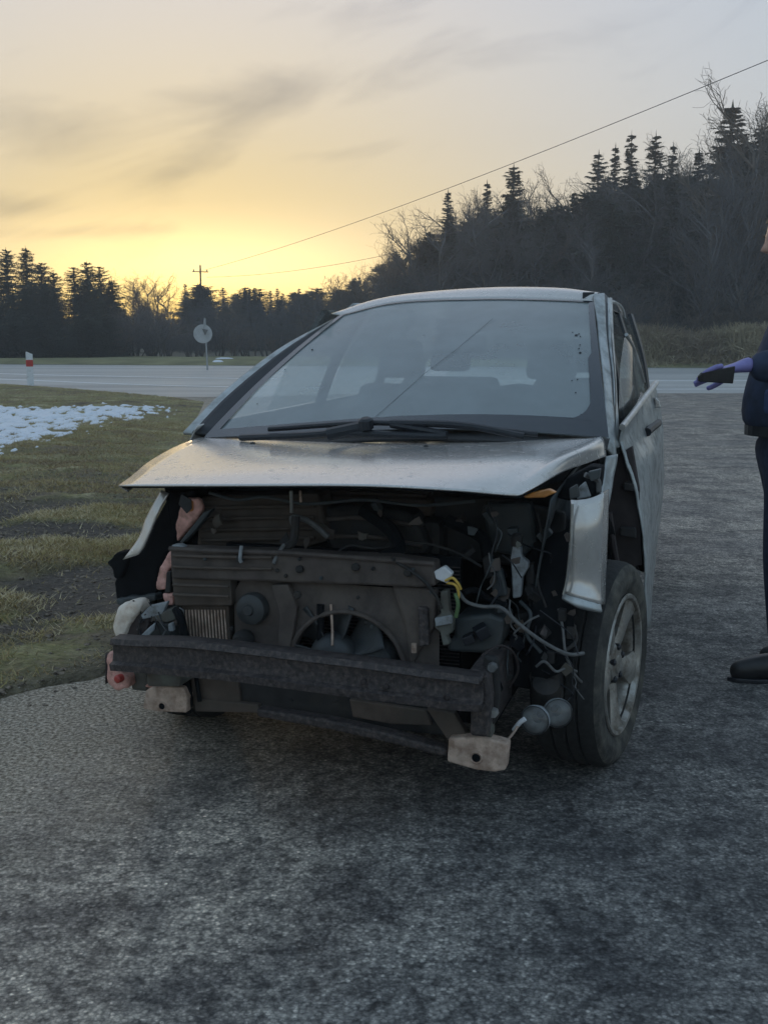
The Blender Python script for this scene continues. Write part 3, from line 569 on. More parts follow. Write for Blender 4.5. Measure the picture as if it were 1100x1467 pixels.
# far treeline, middle and left
LF, LFB = 'small dark spruce in the far treeline under the sunset', 'small bare tree in the far treeline under the sunset'
for i in range(74):
    u = 150+rng.random()*420; Y = 86+22*rng.random(); v = skyline(u)+26*rng.random()**2-4+(34 if 160 < u < 256 else 0); plant('s', u, v, Y, 'spruce_tree', LF, 'tree', 'spruces of the far treeline', SPR+SPL, TR, wide=1.5+.7*random.random())
for i in range(34):
    u = 150+rng.random()*420; Y = 72+16*rng.random(); v = skyline(u)+2+40*rng.random()+(34 if 160 < u < 256 else 0); plant('b', u, v, Y, 'bare_tree', LFB, 'tree', 'bare trees of the far treeline', BARE, TR, wide=1.3)
for i in range(46):
    u = 130+rng.random()*440; Y = 60+8*rng.random(); v = 432+45*rng.random(); plant('u', u, v, Y, 'bare_bush', 'bare dark bush below the far treeline', 'bush', 'bushes below the far treeline', BUSH, TR, wide=1.9)
lefts = [(-40, 350, 3), (-12, 362, 0), (8, 352, 1), (36, 350, 2), (58, 372, 0), (105, 378, 2), (124, 371, 1), (142, 377, 0), (-25, 380, 1), (76, 386, 0), (160, 398, 2)]
ORD = ['first', 'second', 'third', 'fourth', 'fifth', 'sixth', 'seventh', 'eighth', 'ninth', 'tenth', 'eleventh']
rank = {u: i for i, u in enumerate(sorted(q[0] for q in lefts))}
for u, v, k in lefts: plant('s', u, v, 64+5*random.random(), 'spruce_tree', 'dark broad spruce, %s from the left in the clump at the left edge' % ORD[rank[u]], 'tree', 'spruces of the left clump', SPL, TR, wide=.95)
for i in range(14):
    u = -60+rng.random()*235; plant('s', u, 395+28*rng.random(), 62+6*rng.random(), 'spruce_tree', 'young dark spruce low in the clump at the left edge', 'tree', 'young spruces of the left clump', SPL, TR, wide=1.1)
for i in range(26):
    u = -1100+rng.random()*960; plant('s', u, 350+60*rng.random(), 62+14*rng.random(), 'spruce_tree', 'dark spruce in the wood left of the clump at the left edge', 'tree', 'spruces beyond the left edge', SPL+SPR, TR, wide=1.2)
for i in range(18):
    u = -60+rng.random()*230; plant('h', u, 446+14*rng.random(), 57.5+3*rng.random(), 'evergreen_bush', 'dark green evergreen bush behind the road at the left', 'bush', 'evergreen bushes at the left', SPL, TR, wide=2.1)

# ------------------------------------------------------------------ roadside things
M['white_post'] = mat('white_post_plastic', (.75, .76, .78), .5, 0, .06, 20, .05, dirt=(.4, .38, .34), dirt_amt=.4)
M['post_red'] = mat('red_reflector', (.5, .04, .035), .35, 0, .15, 20, 0)
M['grey_steel'] = mat('galvanised_steel', (.36, .37, .38), .5, .5, .15, 30, .1)
M['sign_back'] = mat('dull_sign_plate', (.42, .42, .42), .5, .3, .12, 6, .05)
M['wood_pole'] = mat('weathered_pole', (.1, .085, .07), .9, 0, .3, 20, .3)
p = W(44, 550, z=.05); dl = empty('delineator_post', (p[0], p[1], .03), .25, label='white roadside marker post with a red band at the left edge', cat='marker post')
def post_prof(z0, z1, g=0): return MB().prism([(a*(1+g), b*(1+g), z1) for a, b in ((-.09, -.05), (.09, -.05), (.06, .05), (-.06, .05))], [(a*(1+g), b*(1+g), z0) for a, b in ((-.09, -.05), (.09, -.05), (.06, .05), (-.06, .05))])
post_prof(-.1, .5).build('post', M['white_post'], dl); post_prof(.5, .68, .02).build('band', M['post_red'], dl)
MB().prism([(a, b, .9 if a < 0 else .84) for a, b in ((-.09, -.05), (.09, -.05), (.06, .05), (-.06, .05))], [(a, b, .68) for a, b in ((-.09, -.05), (.09, -.05), (.06, .05), (-.06, .05))]).build('cap', M['white_post'], dl)
p = W(297, 521, z=.25); sg = empty('road_sign', (p[0], p[1], .2), 0, label='round grey road sign on a thin post beyond the road', cat='road sign')
MB().tube([(0, 0, -.2), (-.05, 0, 1.85)], .035, 10).build('post', M['grey_steel'], sg)
top = W(291, 478, Y=p[1]); tz = float(top[2])-.2; tx = float(top[0]-p[0])
MB().lathe([(-.012, 0), (-.012, .36), (0, .375), (.012, .36), (.012, 0)], (tx, -.06, tz), (.25, -1, .05), 28).build('plate', M['sign_back'], sg, smooth=True)
MB().prism([(tx-.02, -.10, tz+.2), (tx+.22, -.12, tz+.16), (tx+.1, -.11, tz-.06)], [(tx-.02, -.08, tz+.2), (tx+.22, -.10, tz+.16), (tx+.1, -.09, tz-.06)]).build('bracket', M['cable'], sg)  # dark triangular patch on the face of the plate
MB().tube([(-.05, -.02, 1.85), (tx, -.03, tz-.1), (tx, -.03, tz+.2)], .035, 8).build('post_top', M['grey_steel'], sg)
pa = W(287, 388, Y=96.); za = float(hill(pa[0], 96.))
def pole(name, x, y, z0, h, lb):
    o = empty(name, (x, y, z0), .5, label=lb, cat='utility pole', group=None); MB().tube([(0, 0, -.5), (0, 0, h)], [.10, .07], 10).build('pole', M['wood_pole'], o); MB().box(-.7, .7, -.035, .035, h-.5, h-.42).build('crossarm', M['wood_pole'], o)
    for k in (-1, 0, 1): MB().lathe([(0, .03), (.05, .06), (.12, .06), (.16, .02), (.16, 0)], (k*.6, 0, h-.42) if k else (0, 0, h), (0, 0, 1), 10).build('insulator', M['grey_plastic'], o)
    return o
pole('utility_pole', pa[0], 96., za, float(pa[2])-za+.4, 'distant utility pole standing above the far treeline near the sun')
pb = W(1195, 46, Y=34.); pole('utility_pole', pb[0], 34., 0, float(pb[2]), 'tall utility pole just outside the right edge, carrying the power cable')
def wire(a, b, sag, lb, r=.022):
    pts_ = [Vector(a)*(1-t)+Vector(b)*t-Vector((0, 0, 4*sag*t*(1-t))) for t in np.linspace(0, 1, 25)]; tag(MB().tube(pts_, r, 5).build('power_cable', M['seal']), lb, 'cable', 'power cables')
wire(tuple(pa), tuple(pb), .55, 'long power cable rising from the far pole across the sky to the upper right', .014)
wire((pa[0]+.5, 96.3, pa[2]-.5), tuple(W(640, 345, Y=70)), .5, 'lower power cable running from the far pole into the forest', .014)

# ------------------------------------------------------------------ the car
PHI = math.atan2(-math.cos(TH), -math.sin(TH))
car = empty('crashed_car', (X0, Y0, 0), PHI, label='silver hatchback with its front torn off, bumper and lamps gone', cat='car')
def poly(pts, x, depth, grow=0): 
    f = [P(u, v, x=x) for u, v in pts]; return f, [(a-depth, b, c_) for a, b, c_ in f]
def slab(name, pts, x, depth, mt, parent=None, bevel=.004, tilt=0, **kw):
    f, b = poly(pts, x, depth)
    if tilt: f = [(a+tilt*(c_-.6), b_, c_) for a, b_, c_ in f]; b = [(a+tilt*(c_-.6), b_, c_) for a, b_, c_ in b]
    return MB().prism(f, b).build(name, M[mt], parent or car, bevel=bevel, **kw)
def rod(name, pts, r, mt, parent=None, n=8, k=6):
    q = [P(u, v, x=x) for u, v, x in pts]; q = [tuple(a) for a in crom(q, k)] if len(q) > 2 else q
    return MB().tube(q, r, n).build(name, M[mt], parent or car, smooth=True)
def rc(*pts): return [P(u, v, x=x) for u, v, x in pts]

CLOUD = bpy.data.textures.new('crumple', 'CLOUDS'); CLOUD.noise_scale = .045; CLOUD.noise_depth = 3
def crumple(o, amp=.012, vox=.006):
    r = o.modifiers.new('remesh', 'REMESH'); r.mode = 'VOXEL'; r.voxel_size = vox; r.use_smooth_shade = True
    d = o.modifiers.new('displace', 'DISPLACE'); d.texture = CLOUD; d.strength = amp; d.texture_coords = 'GLOBAL' if False else 'LOCAL'; d.mid_level = .5
    return o
# bonnet
hood_rows = [
    rc((286, 628, -.34), (420, 632, -.2), (580, 633, -.13), (720, 632, -.18), (840, 629, -.28), (862, 629, -.31), (867, 654, -.25)),
    rc((252, 641, -.12), (400, 643, .0), (575, 645, .07), (715, 645, .03), (812, 644, -.08), (842, 640, -.1), (842, 663, -.05)),
    rc((215, 662, .12), (385, 659, .27), (560, 660, .33), (690, 661, .3), (775, 661, .19), (806, 657, .15), (808, 675, .17)),
    rc((188, 684, .34), (365, 677, .47), (540, 680, .53), (675, 684, .5), (742, 686, .4), (766, 684, .36), (775, 694, .36)),
    rc((170, 697, .45), (335, 697, .6), (510, 697, .66), (640, 703, .63), (712, 709, .55), (738, 711, .5), (748, 709, .48)),
]
hood = patch('bonnet', hood_rows, M['paint'], car, 8, .004, off=-1)
fl = [hood_rows[i][0] for i in range(5)]; patch('bonnet_flange', [fl, [(a-.02, b+.02, c_-.02) for a, b, c_ in fl]], M['paint'], hood, 5, .003)
fr_ = hood_rows[4]; lip = [(a-.012, b, c_-.008) for a, b, c_ in fr_]; patch('bonnet_underside', [[(a-.01, b, c_-.006) for a, b, c_ in hood_rows[4]], [(a, b*.96, c_-.035) for a, b, c_ in hood_rows[2]], [(a-.02, b*.94, c_-.05) for a, b, c_ in hood_rows[0]]], M['liner'], hood, 6, .003)
for u, v, x_, r_ in ((688, 665, .33, .007), (610, 640, .05, .008), (362, 636, -.12, .012)):
    q = P(u, v, x=x_); MB().lathe([(0, r_), (.006, r_*.7), (.008, 0)], (q[0], q[1], q[2]+.0), (0, 0, 1), 10).build('dent_mark' if v > 660 else 'washer_nozzle', M['black_plastic'], hood)
# windscreen
wsB = rc((292, 628, -.34), (430, 622, -.2), (580, 616, -.13), (720, 618, -.18), (872, 628, -.33)); wsT = rc((487, 452, -1.2), (570, 433, -1.27), (690, 428, -1.3), (780, 429, -1.27), (850, 432, -1.19))
def wsmix(t): return [tuple(np.array(a)*(1-t)+np.array(b)*t+np.array([.12, 0, .07])*t*(1-t)) for a, b in zip(wsB, wsT)]
ws = patch('windscreen', [wsmix(0), wsmix(.33), wsmix(.66), wsmix(1)], M['windscreen'], car, 8, 0)
def wsurf(s, t, lift=.004):                   # s across (0..1 from the car's right), t up
    g = crom(np.array(wsmix(t)), 20); q = g[int(round(s*(len(g)-1)))]; return (q[0]+lift*.5, q[1], q[2]+lift*.85)
def band(name, a, b, mt, k=26):               # strip between two lines in (s, t)
    V = []; 
    for i in range(k+1):
        f = i/k; V += [wsurf(a[0][0]+(a[1][0]-a[0][0])*f, a[0][1]+(a[1][1]-a[0][1])*f), wsurf(b[0][0]+(b[1][0]-b[0][0])*f, b[0][1]+(b[1][1]-b[0][1])*f)]
    return mesh(name, V, [(2*i, 2*i+1, 2*i+3, 2*i+2) for i in range(k)], M[mt], ws, True)
band('frit_side', ((.962, .0), (.975, 1)), ((1, 0), (1, 1)), 'frit'); band('frit_side', ((0, 0), (0, 1)), ((.02, .0), (.02, 1)), 'frit')
band('frit_bottom', ((.0, 0), (.962, 0)), ((.0, .05), (.962, .10)), 'frit', 60); band('frit_top', ((.0, .985), (1, .985)), ((0, 1), (1, 1)), 'frit', 40)
V = []                                        # rounded lower corner of the black border
cx_, cz_ = .962, .09
def wS(s_, t): return wsurf_f(s_, t)
_ws = np.array([crom(np.array(wsmix(t)), 20) for t in np.linspace(0, 1, 81)])
def wsurf_f(s_, t, lift=.0045):
    a = s_*80; b2 = t*80; i, j = int(min(a, 79)), int(min(b2, 79)); f, g2 = a-i, b2-j
    q = _ws[j, i]*(1-f)*(1-g2)+_ws[j, i+1]*f*(1-g2)+_ws[j+1, i]*(1-f)*g2+_ws[j+1, i+1]*f*g2; return (q[0]+lift*.5, q[1], q[2]+lift*.85)
pts_ = [wsurf_f(.966, .085)]+[wsurf_f(.90+.066*math.sin(a), .093+.16*(1-math.cos(a))) for a in np.linspace(0, math.pi/2, 14)]
mesh('frit_corner', pts_, [(0, i, i+1) for i in range(1, 14)], M['frit'], ws)
MB().tube([wsurf(.40, .02, .005), wsurf(.47, .33, .005), wsurf(.52, .5, .005), wsurf(.59, .78, .005)], .0008, 4).build('wire_reflection', M['cable'], ws)  # thin dark rod drawn as a power line mirrored in the glass
for k in range(11):
    t = .12+.80*random.random()**.8; r_ = .002+.005*random.random()**3; MB().lathe([(0, r_), (.003, r_*.6), (.004, 0)], wsurf_f(.935-.03*random.random()**2, t, .002), (.5, 0, .85), 6).build('spatter', M['seal'], ws)
for k in range(3):
    r_ = .002+.004*random.random()**2; MB().lathe([(0, r_), (.003, r_*.6), (.004, 0)], wsurf_f(.05+.03*random.random(), .15+.5*random.random(), .002), (.5, 0, .85), 6).build('spatter', M['seal'], ws)
q = wsurf(.44, .84, -.09); MB().prism([(q[0]+.02, q[1]-.07, q[2]+.06), (q[0]+.02, q[1]+.07, q[2]+.06), (q[0]+.04, q[1]+.05, q[2]-.07), (q[0]+.04, q[1]-.05, q[2]-.07)], [(q[0]-.08, q[1]-.06, q[2]+.05), (q[0]-.08, q[1]+.06, q[2]+.05), (q[0]-.06, q[1]+.04, q[2]-.06), (q[0]-.06, q[1]-.04, q[2]-.06)]).build('mirror_mount', M['seat'], car, bevel=.01)
MB().box(q[0]-.16, q[0]-.12, q[1]-.12, q[1]+.12, q[2]-.09, q[2]-.01).build('rear_view_mirror', M['seal'], car, bevel=.015)
# scuttle and wipers
patch('scuttle', [[(a+.05, b, c_-.035) for a, b, c_ in wsB], [(a-.03, b, c_-.005) for a, b, c_ in wsB]], M['black_plastic'], car, 5, .004)
def wiper(p0, pm, p1, b0, b1):
    o = rod('wiper', [p0, pm, p1], [.013]*13 if False else .012, 'seal'); rod('blade', [b0, ((b0[0]+b1[0])/2, (b0[1]+b1[1])/2-4, (b0[2]+b1[2])/2), b1], .009, 'seal', o); return o
wiper((345, 627, -.2), (440, 623, -.09), (500, 617, -.06), (385, 615, -.17), (640, 606, -.08)); w2 = wiper((500, 620, -.05), (640, 624, -.04), (560, 608, -.06), (520, 605, -.09), (770, 622, -.12))
rod('wiper_pivot', [(470, 622, -.05), (530, 610, -.06)], .022, 'seal'); rod('wiper_arm', [(560, 606, -.06), (660, 609, -.06), (750, 625, -.1)], .012, 'seal'); 
MB().lathe([(0, .025), (.03, .025), (.036, .015), (.036, 0)], P(525, 613, x=-.05), (.3, 0, 1), 12).build('wiper_nut', M['seal'], car)
# roof
roofF = wsT; roof_rows = [roofF, rc((480, 449, -1.32), (560, 425, -1.42), (690, 413, -1.5), (795, 413, -1.42), (858, 420, -1.3))]
for x_, z_, w_ in ((-2.0, 1.575, .56), (-2.7, 1.555, .55), (-3.2, 1.49, .53), (-3.36, 1.43, .52)): roof_rows.append([(x_, -w_, z_-.075), (x_-.0, -w_*.55, z_-.018), (x_, 0, z_), (x_, w_*.55, z_-.018), (x_, w_, z_-.075)])
roof = patch('roof', roof_rows, M['paint'], car, 6, .004)
q = P(845, 424, x=-1.25); MB().box(q[0]-.03, q[0]+.03, q[1]-.028, q[1]+.022, q[2]-.012, q[2]+.016).build('broken_trim', M['seal'], roof, bevel=.004)
# pillars and sides
def strip(name, a, b, mt, parent=None, n=5, th=.012, noise=0):
    return patch(name, [a, b], M[mt], parent or car, n, th, noise=noise)
apL_in = [P(868, 640, x=-.32), P(866, 560, x=-.62), P(858, 480, x=-.95), P(851, 421, x=-1.2)]; apL_out = [P(884, 655, x=-.34), P(877, 560, x=-.68), P(869, 480, x=-1.0), P(866, 419, x=-1.26)]
strip('windscreen_pillar', apL_in, apL_out, 'paint_bent', noise=.0016)
dfl_in = [P(878, 640, x=-.4), P(880, 560, x=-.72), P(874, 480, x=-1.02), P(870, 426, x=-1.28)]; dfl_out = [P(888, 640, x=-.45), P(884, 560, x=-.78), P(879, 480, x=-1.08), P(877, 426, x=-1.34)]
strip('door_frame', dfl_in, dfl_out, 'paint_bent', noise=.001)
strip('pillar_seal', [(a-.02, b-.004, c_) for a, b, c_ in apL_out], [(a-.02, b+.004, c_) for a, b, c_ in dfl_in], 'seal')
apR_out = [P(262, 619, x=-.38), P(318, 562, x=-.62), P(398, 500, x=-.95), P(476, 457, x=-1.22)]; apR_in = [P(300, 622, x=-.36), P(350, 570, x=-.6), P(424, 505, x=-.93), P(490, 454, x=-1.2)]
mid = [tuple(.62*np.array(a)+.38*np.array(b)) for a, b in zip(apR_out, apR_in)]; mid2 = [tuple(.5*np.array(a)+.5*np.array(b)) for a, b in zip(apR_out, apR_in)]
strip('windscreen_pillar', apR_out, mid, 'paint_bent'); strip('pillar_seal', [(a+.005, b, c_+.004) for a, b, c_ in mid], apR_in, 'seal')
# A-post foot and rail beneath (left of the car)
patch('wing_rail', [rc((866, 655, -.28), (862, 690, -.2), (856, 730, -.05), (852, 800, .05)), rc((884, 650, -.36), (876, 690, -.28), (868, 740, -.12), (866, 800, .0))], M['paint_bent'], car, 6, .006, noise=.002)
# right flank of the car (far from the camera) and the rear
def flank(sgn, x_front, ys):
    rows = []
    for z_, dy in ((1.02, -.02), (.93, .02), (.75, .035), (.55, .035), (.36, .0), (.24, -.05)):
        rows.append([(x_, sgn*(yy+dy), z_+(.05*(-x_)/3.4 if z_ > .9 else 0)) for x_, yy in zip(x_front, ys)])
    return rows
xsR = (-.36, -1.0, -1.7, -2.4, -3.0, -3.45); patch('body_side', flank(-1, xsR, (.84, .84, .83, .82, .79, .70)), M['paint'], car, 5, .004)
xsL = (-1.38, -1.7, -2.1, -2.5, -3.0, -3.45); patch('body_side', flank(1, xsL, (.755, .745, .725, .705, .67, .60)), M['paint'], car, 5, .004)
patch('tailgate', [[(-3.40, y, 1.42) for y in (-.5, -.25, 0, .25, .5)], [(-3.52, y, 1.05) for y in (-.66, -.33, 0, .33, .66)]], M['side_glass'], car, 5, 0)
patch('rear_panel', [[(-3.53, y, 1.05) for y in (-.68, -.33, 0, .33, .66)], [(-3.62, y, .8) for y in (-.7, -.35, 0, .35, .68)], [(-3.6, y, .3) for y in (-.7, -.35, 0, .35, .68)]], M['paint'], car, 5, .004)
for sgn, yb, yt in ((1, .68, .55), (-1, .82, .58)):
    for xa, xb in ((-1.62, -1.72), (-2.5, -2.62), (-3.25, -3.42)):
        strip('window_pillar', [(xa, sgn*yb, 1.0), (xa-.02, sgn*(yb+yt)/2*1.03, 1.25), (xa-.05, sgn*yt, 1.5)], [(xb, sgn*yb, 1.0), (xb-.02, sgn*(yb+yt)/2*1.03, 1.25), (xb-.05, sgn*yt, 1.5)], 'seal', th=.02)
    strip('roof_rail', [(-1.34, sgn*.575, 1.475), (-2.0, sgn*.58, 1.52), (-2.7, sgn*.56, 1.5), (-3.36, sgn*.53, 1.37)], [(-1.36, sgn*.53, 1.515), (-2.0, sgn*.55, 1.535), (-2.7, sgn*.54, 1.515), (-3.36, sgn*.5, 1.39)], 'paint_bent')
    for xa, xb in ((-1.0, -1.62), (-1.72, -2.5), (-2.62, -3.25)):
        if sgn > 0 and xa > -1.5: continue
        patch('side_window', [[(xa, sgn*(yb-.01), 1.04), (xb, sgn*(yb-.01), 1.05)], [(xa-.03, sgn*(yb+yt)/2*1.02, 1.25), (xb-.02, sgn*(yb+yt)/2*1.02, 1.25)], [(xa-.1, sgn*(yt+.0), 1.48), (xb-.05, sgn*(yt+.0), 1.48)]], M['side_glass'], car, 4, 0)
# bent front door of the car's left side
DR = [[(892, 613, -.46), (908, 592, -.75), (922, 572, -1.05), (938, 551, -1.36)], [(890, 632, -.46), (908, 624, -.75), (930, 612, -1.05), (948, 598, -1.36)], [(898, 662, -.46), (922, 660, -.75), (942, 655, -1.05), (951, 652, -1.36)], [(914, 714, -.47), (930, 716, -.75), (943, 716, -1.05), (949, 716, -1.36)], [(922, 770, -.48), (931, 772, -.75), (938, 774, -1.05), (942, 776, -1.36)], [(925, 815, -.48), (931, 818, -.75), (934, 820, -1.05), (937, 822, -1.36)], [(926, 900, -.5), (929, 900, -.75), (931, 900, -1.05), (932, 900, -1.36)]]
door = patch('front_door', [rc(*r_) for r_ in DR], M['paint_bent'], car, 6, .006, noise=.0022, label='crumpled silver front door bent outwards')
rod('window_rail', [(891, 612, -.45), (908, 590, -.75), (923, 570, -1.05), (940, 548, -1.37)], .012, 'metal', door)
q0, q1 = P(920, 618, x=-1.0), P(938, 607, x=-1.3); MB().tube([(q0[0]+.03, q0[1]+.02, q0[2]), (q0[0], q0[1]+.022, q0[2]+.005), (q1[0], q1[1]+.012, q1[2]+.005), (q1[0], q1[1]-.01, q1[2])], .018, 8).build('handle', M['seal'], door, smooth=True)
slab('painted_highlight', [(938, 568), (944, 574), (947, 584), (938, 584)], -1.25, .03, 'paint', door)  # silver slab standing in for a small white highlight on the door
patch('door_card', [[P(888, 630, x=-.5), P(915, 600, x=-1.3)], [P(905, 700, x=-.5), P(925, 700, x=-1.3)], [P(915, 815, x=-.52), P(925, 820, x=-1.3)]], M['inner'], door, 5, .01)
patch('window_glass', [rc((886, 600, -.75), (906, 590, -.95), (922, 548, -1.4)), rc((888, 530, -.98), (903, 520, -1.15), (914, 515, -1.42)), rc((894, 484, -1.2), (898, 480, -1.28), (903, 478, -1.42))], M['side_glass'], door, 5, 0)
rod('glass_edge', [(897, 479, -1.25), (908, 500, -1.4), (916, 525, -1.42), (922, 548, -1.44)], .008, 'metal', door)
# inside of the front wing opening
slab('hinge_post', [(868, 660), (905, 640), (915, 700), (920, 810), (866, 820)], -.50, .05, 'inner'); 
slab('hinge_bracket', [(893, 690), (908, 694), (908, 704), (893, 702)], -.46, .03, 'engine'); slab('hinge_bracket', [(888, 755), (910, 757), (911, 772), (888, 768)], -.46, .03, 'engine')
rod('inner_flange', [(872, 735, -.25), (878, 780, -.28), (884, 812, -.3)], .012, 'inner')
# cabin
MB().box(-.75, -.2, -.70, .68, .72, .95).build('dashboard', M['dash'], car, bevel=.05)
MB().lathe([(0, 0)], (0, 0, 0), (0, 0, 1), 3)
sw = MB(); sw.tube([(-.83+.19*math.sin(a)*.4, .36+.19*math.cos(a), 1.0+.19*math.sin(a)*.9) for a in np.linspace(0, 2*math.pi, 25)], .016, 8); sw.build('steering_wheel', M['seal'], car, smooth=True)
def seat(y, x_, w=.25):
    s = empty_part('seat', car); 
    return s
def seat(y, x_, w=.25):
    o = MB().box(x_-.1, x_+.5, y-w, y+w, .42, .58).build('seat', M['seat'], car, bevel=.05)
    MB().prism([(x_+.0, y-w, .55), (x_+.0, y+w, .55), (x_-.22, y+w*.85, 1.14), (x_-.22, y-w*.85, 1.14)], [(x_-.14, y-w, .55), (x_-.14, y+w, .55), (x_-.32, y+w*.85, 1.14), (x_-.32, y-w*.85, 1.14)]).build('backrest', M['seat'], o, bevel=.04)
    MB().prism([(x_-.2, y-.12, 1.17), (x_-.2, y+.12, 1.17), (x_-.23, y+.1, 1.35), (x_-.23, y-.1, 1.35)], [(x_-.3, y-.12, 1.17), (x_-.3, y+.12, 1.17), (x_-.31, y+.1, 1.35), (x_-.31, y-.1, 1.35)]).build('headrest', M['seat'], o, bevel=.035)
for y in (.35, -.37): seat(y, -1.35)
for y in (.38, -.38): seat(y, -2.35, .33)
MB().box(-3.4, -.3, -.72, .70, .24, .34).build('floor_pan', M['liner'], car)
MB().box(-.34, -.3, -.72, .72, .3, .96).build('bulkhead', M['liner'], car)
MB().box(-.5, .3, -.5, .5, .19, .26).build('sump_guard', M['liner'], car)
# wheels
def wheel():
    w = MB().lathe([(-.10, .2), (-.108, .235), (-.112, .28), (-.106, .305), (-.09, .322), (-.07, .329), (-.045, .33), (-.04, .322), (-.034, .33), (0, .331), (.006, .322), (.012, .331), (.04, .33), (.045, .322), (.05, .33), (.075, .328), (.095, .32)], (0, 0, 0), (0, 1, 0), 56).build('wheel', M['tread'], car, smooth=True)
    MB().lathe([(.0948, .3201), (.102, .312), (.107, .303), (.1085, .298), (.108, .294), (.112, .28), (.1125, .268), (.110, .262), (.108, .25), (.098, .226), (.08, .215)], (0, 0, 0), (0, 1, 0), 56).build('sidewall', M['tyre'], w, smooth=True)
    rim = MB().lathe([(-.1, .2), (-.09, .212), (.06, .2), (.08, .206), (.094, .218), (.102, .228), (.108, .224), (.106, .214), (.088, .208)], (0, 0, 0), (0, 1, 0), 48).build('rim', M['rim'], w, smooth=True)
    for k in range(5):
        a = 2*math.pi*k/5+.32; ca, sa = math.cos(a), math.sin(a); f = []; b = []
        def pt(r, t, y): return (ca*r-sa*t, y, sa*r+ca*t)
        sp = MB(); prof = [(.03, .034, .070), (.09, .028, .082), (.15, .036, .088), (.207, .060, .098)]
        for i, (r_, t_, y_) in enumerate(prof): sp.v += [pt(r_, -t_, y_-.012), pt(r_, -t_*.5, y_), pt(r_, t_*.5, y_), pt(r_, t_, y_-.012), pt(r_, t_*.8, y_-.05), pt(r_, -t_*.8, y_-.05)]
        for i in range(3):
            for j_ in range(6): sp.f.append((i*6+j_, i*6+(j_+1) % 6, (i+1)*6+(j_+1) % 6, (i+1)*6+j_))
        sp.f += [tuple(range(6)), tuple(range(18, 24))[::-1]]; sp.build('spoke', M['rim'], w, smooth=True)
        MB().lathe([(.07, .011), (.088, .011), (.092, .006), (.092, 0)], (ca*.0+.055*math.cos(a+.63), 0, .055*math.sin(a+.63)), (0, 1, 0), 8).build('wheel_bolt', M['seal'], w)
    MB().lathe([(-.07, 0), (-.07, .176), (-.06, .2), (.088, .2075)], (0, 0, 0), (0, 1, 0), 40).build('shaded_rim_well', M['engine'], w, smooth=True)  # dark backing added as the shade in the gaps between spokes
    MB().lathe([(.0, .07), (.06, .075), (.082, .06), (.084, .034), (.09, .03), (.092, 0)], (0, 0, 0), (0, 1, 0), 24).build('hub_cap', M['rim'], w, smooth=True)
    MB().lathe([(-.05, .0), (-.05, .135), (-.03, .135), (-.03, 0)], (0, 0, 0), (0, 1, 0), 28).build('brake_disc', M['engine'], w, smooth=True)
    return w
w = wheel(); w.location = (-.01, .752, .331); w.rotation_euler = (R(0), R(35), R(-9))
w2 = copy_tree(w, car); w2.location = (-.03, -.655, .331); w2.rotation_euler = (0, R(20), math.pi+R(6))
w3 = copy_tree(w, car); w3.location = (-2.58, .60, .331); w3.rotation_euler = (0, R(60), 0)
w4 = copy_tree(w, car); w4.location = (-2.58, -.72, .331); w4.rotation_euler = (0, R(10), math.pi)
rod('axle', [(760, 960, .0), (830, 945, 0)], .03, 'engine')

# -------- torn open front, from the back to the front
MB().box(-.28, .2, -.36, .30, .30, .80).build('engine_block', M['engine'], car, bevel=.03)
ec = MB().box(-.24, .16, -.30, .26, .80, .86).build('engine_cover', M['duct'], car, bevel=.02)
for k in range(5): MB().box(-.2+.075*k, -.17+.075*k, -.27, .23, .86, .868).build('cover_rib', M['duct'], ec)
patch('inner_wing', [[(.32, .66, .9), (-.05, .68, .95), (-.3, .7, .97)], [(.32, .62, .62), (-.05, .56, .66), (-.3, .6, .7)], [(.3, .6, .42), (-.05, .5, .45), (-.3, .55, .4)]], M['slate'], car, 5, .006)
patch('inner_wing', [[(.3, -.6, .88), (-.05, -.64, .95), (-.3, -.7, .97)], [(.3, -.57, .62), (-.05, -.55, .66), (-.3, -.6, .7)], [(.3, -.55, .4), (-.05, -.5, .45), (-.3, -.55, .4)]], M['liner'], car, 5, .006)
slab('air_box', [(285, 712), (455, 706), (470, 775), (430, 788), (280, 785)], .30, .12, 'duct', bevel=.015)
for v0 in (728, 744, 760, 774): rod('air_box_rib', [(288, v0, .315), (370, v0-2, .318), (450, v0-3, .315)], .006, 'duct')
slab('air_duct', [(452, 728), (520, 722), (590, 735), (618, 790), (600, 800), (470, 792)], .26, .12, 'engine', bevel=.02)
rod('duct_lip', [(455, 745, .27), (520, 742, .28), (590, 752, .27)], .007, 'panel'); rod('duct_lip', [(470, 768, .275), (540, 770, .28), (605, 782, .27)], .007, 'panel')
slab('side_panel', [(618, 712), (735, 715), (810, 735), (806, 800), (760, 815), (640, 800), (622, 770)], .12, .03, 'engine', bevel=.01)
rod('bonnet_stay', [(417, 703, .42), (418, 734, .40)], .006, 'metal'); rod('bonnet_stay', [(430, 703, .41), (431, 722, .40)], .004, 'tan_metal')
rod('hose', [(410, 795, .42), (424, 765, .40), (418, 742, .38), (438, 745, .38), (455, 756, .38), (470, 770, .38)], .009, 'cable'); rod('hose', [(395, 815, .47), (402, 790, .46), (420, 775, .44), (424, 740, .42)], .013, 'engine')
rod('hose', [(520, 730, .3), (560, 760, .34), (570, 790, .4), (545, 800, .44)], .022, 'liner'); rod('hose', [(640, 745, .2), (690, 770, .22), (700, 800, .24), (720, 830, .25)], .02, 'liner')
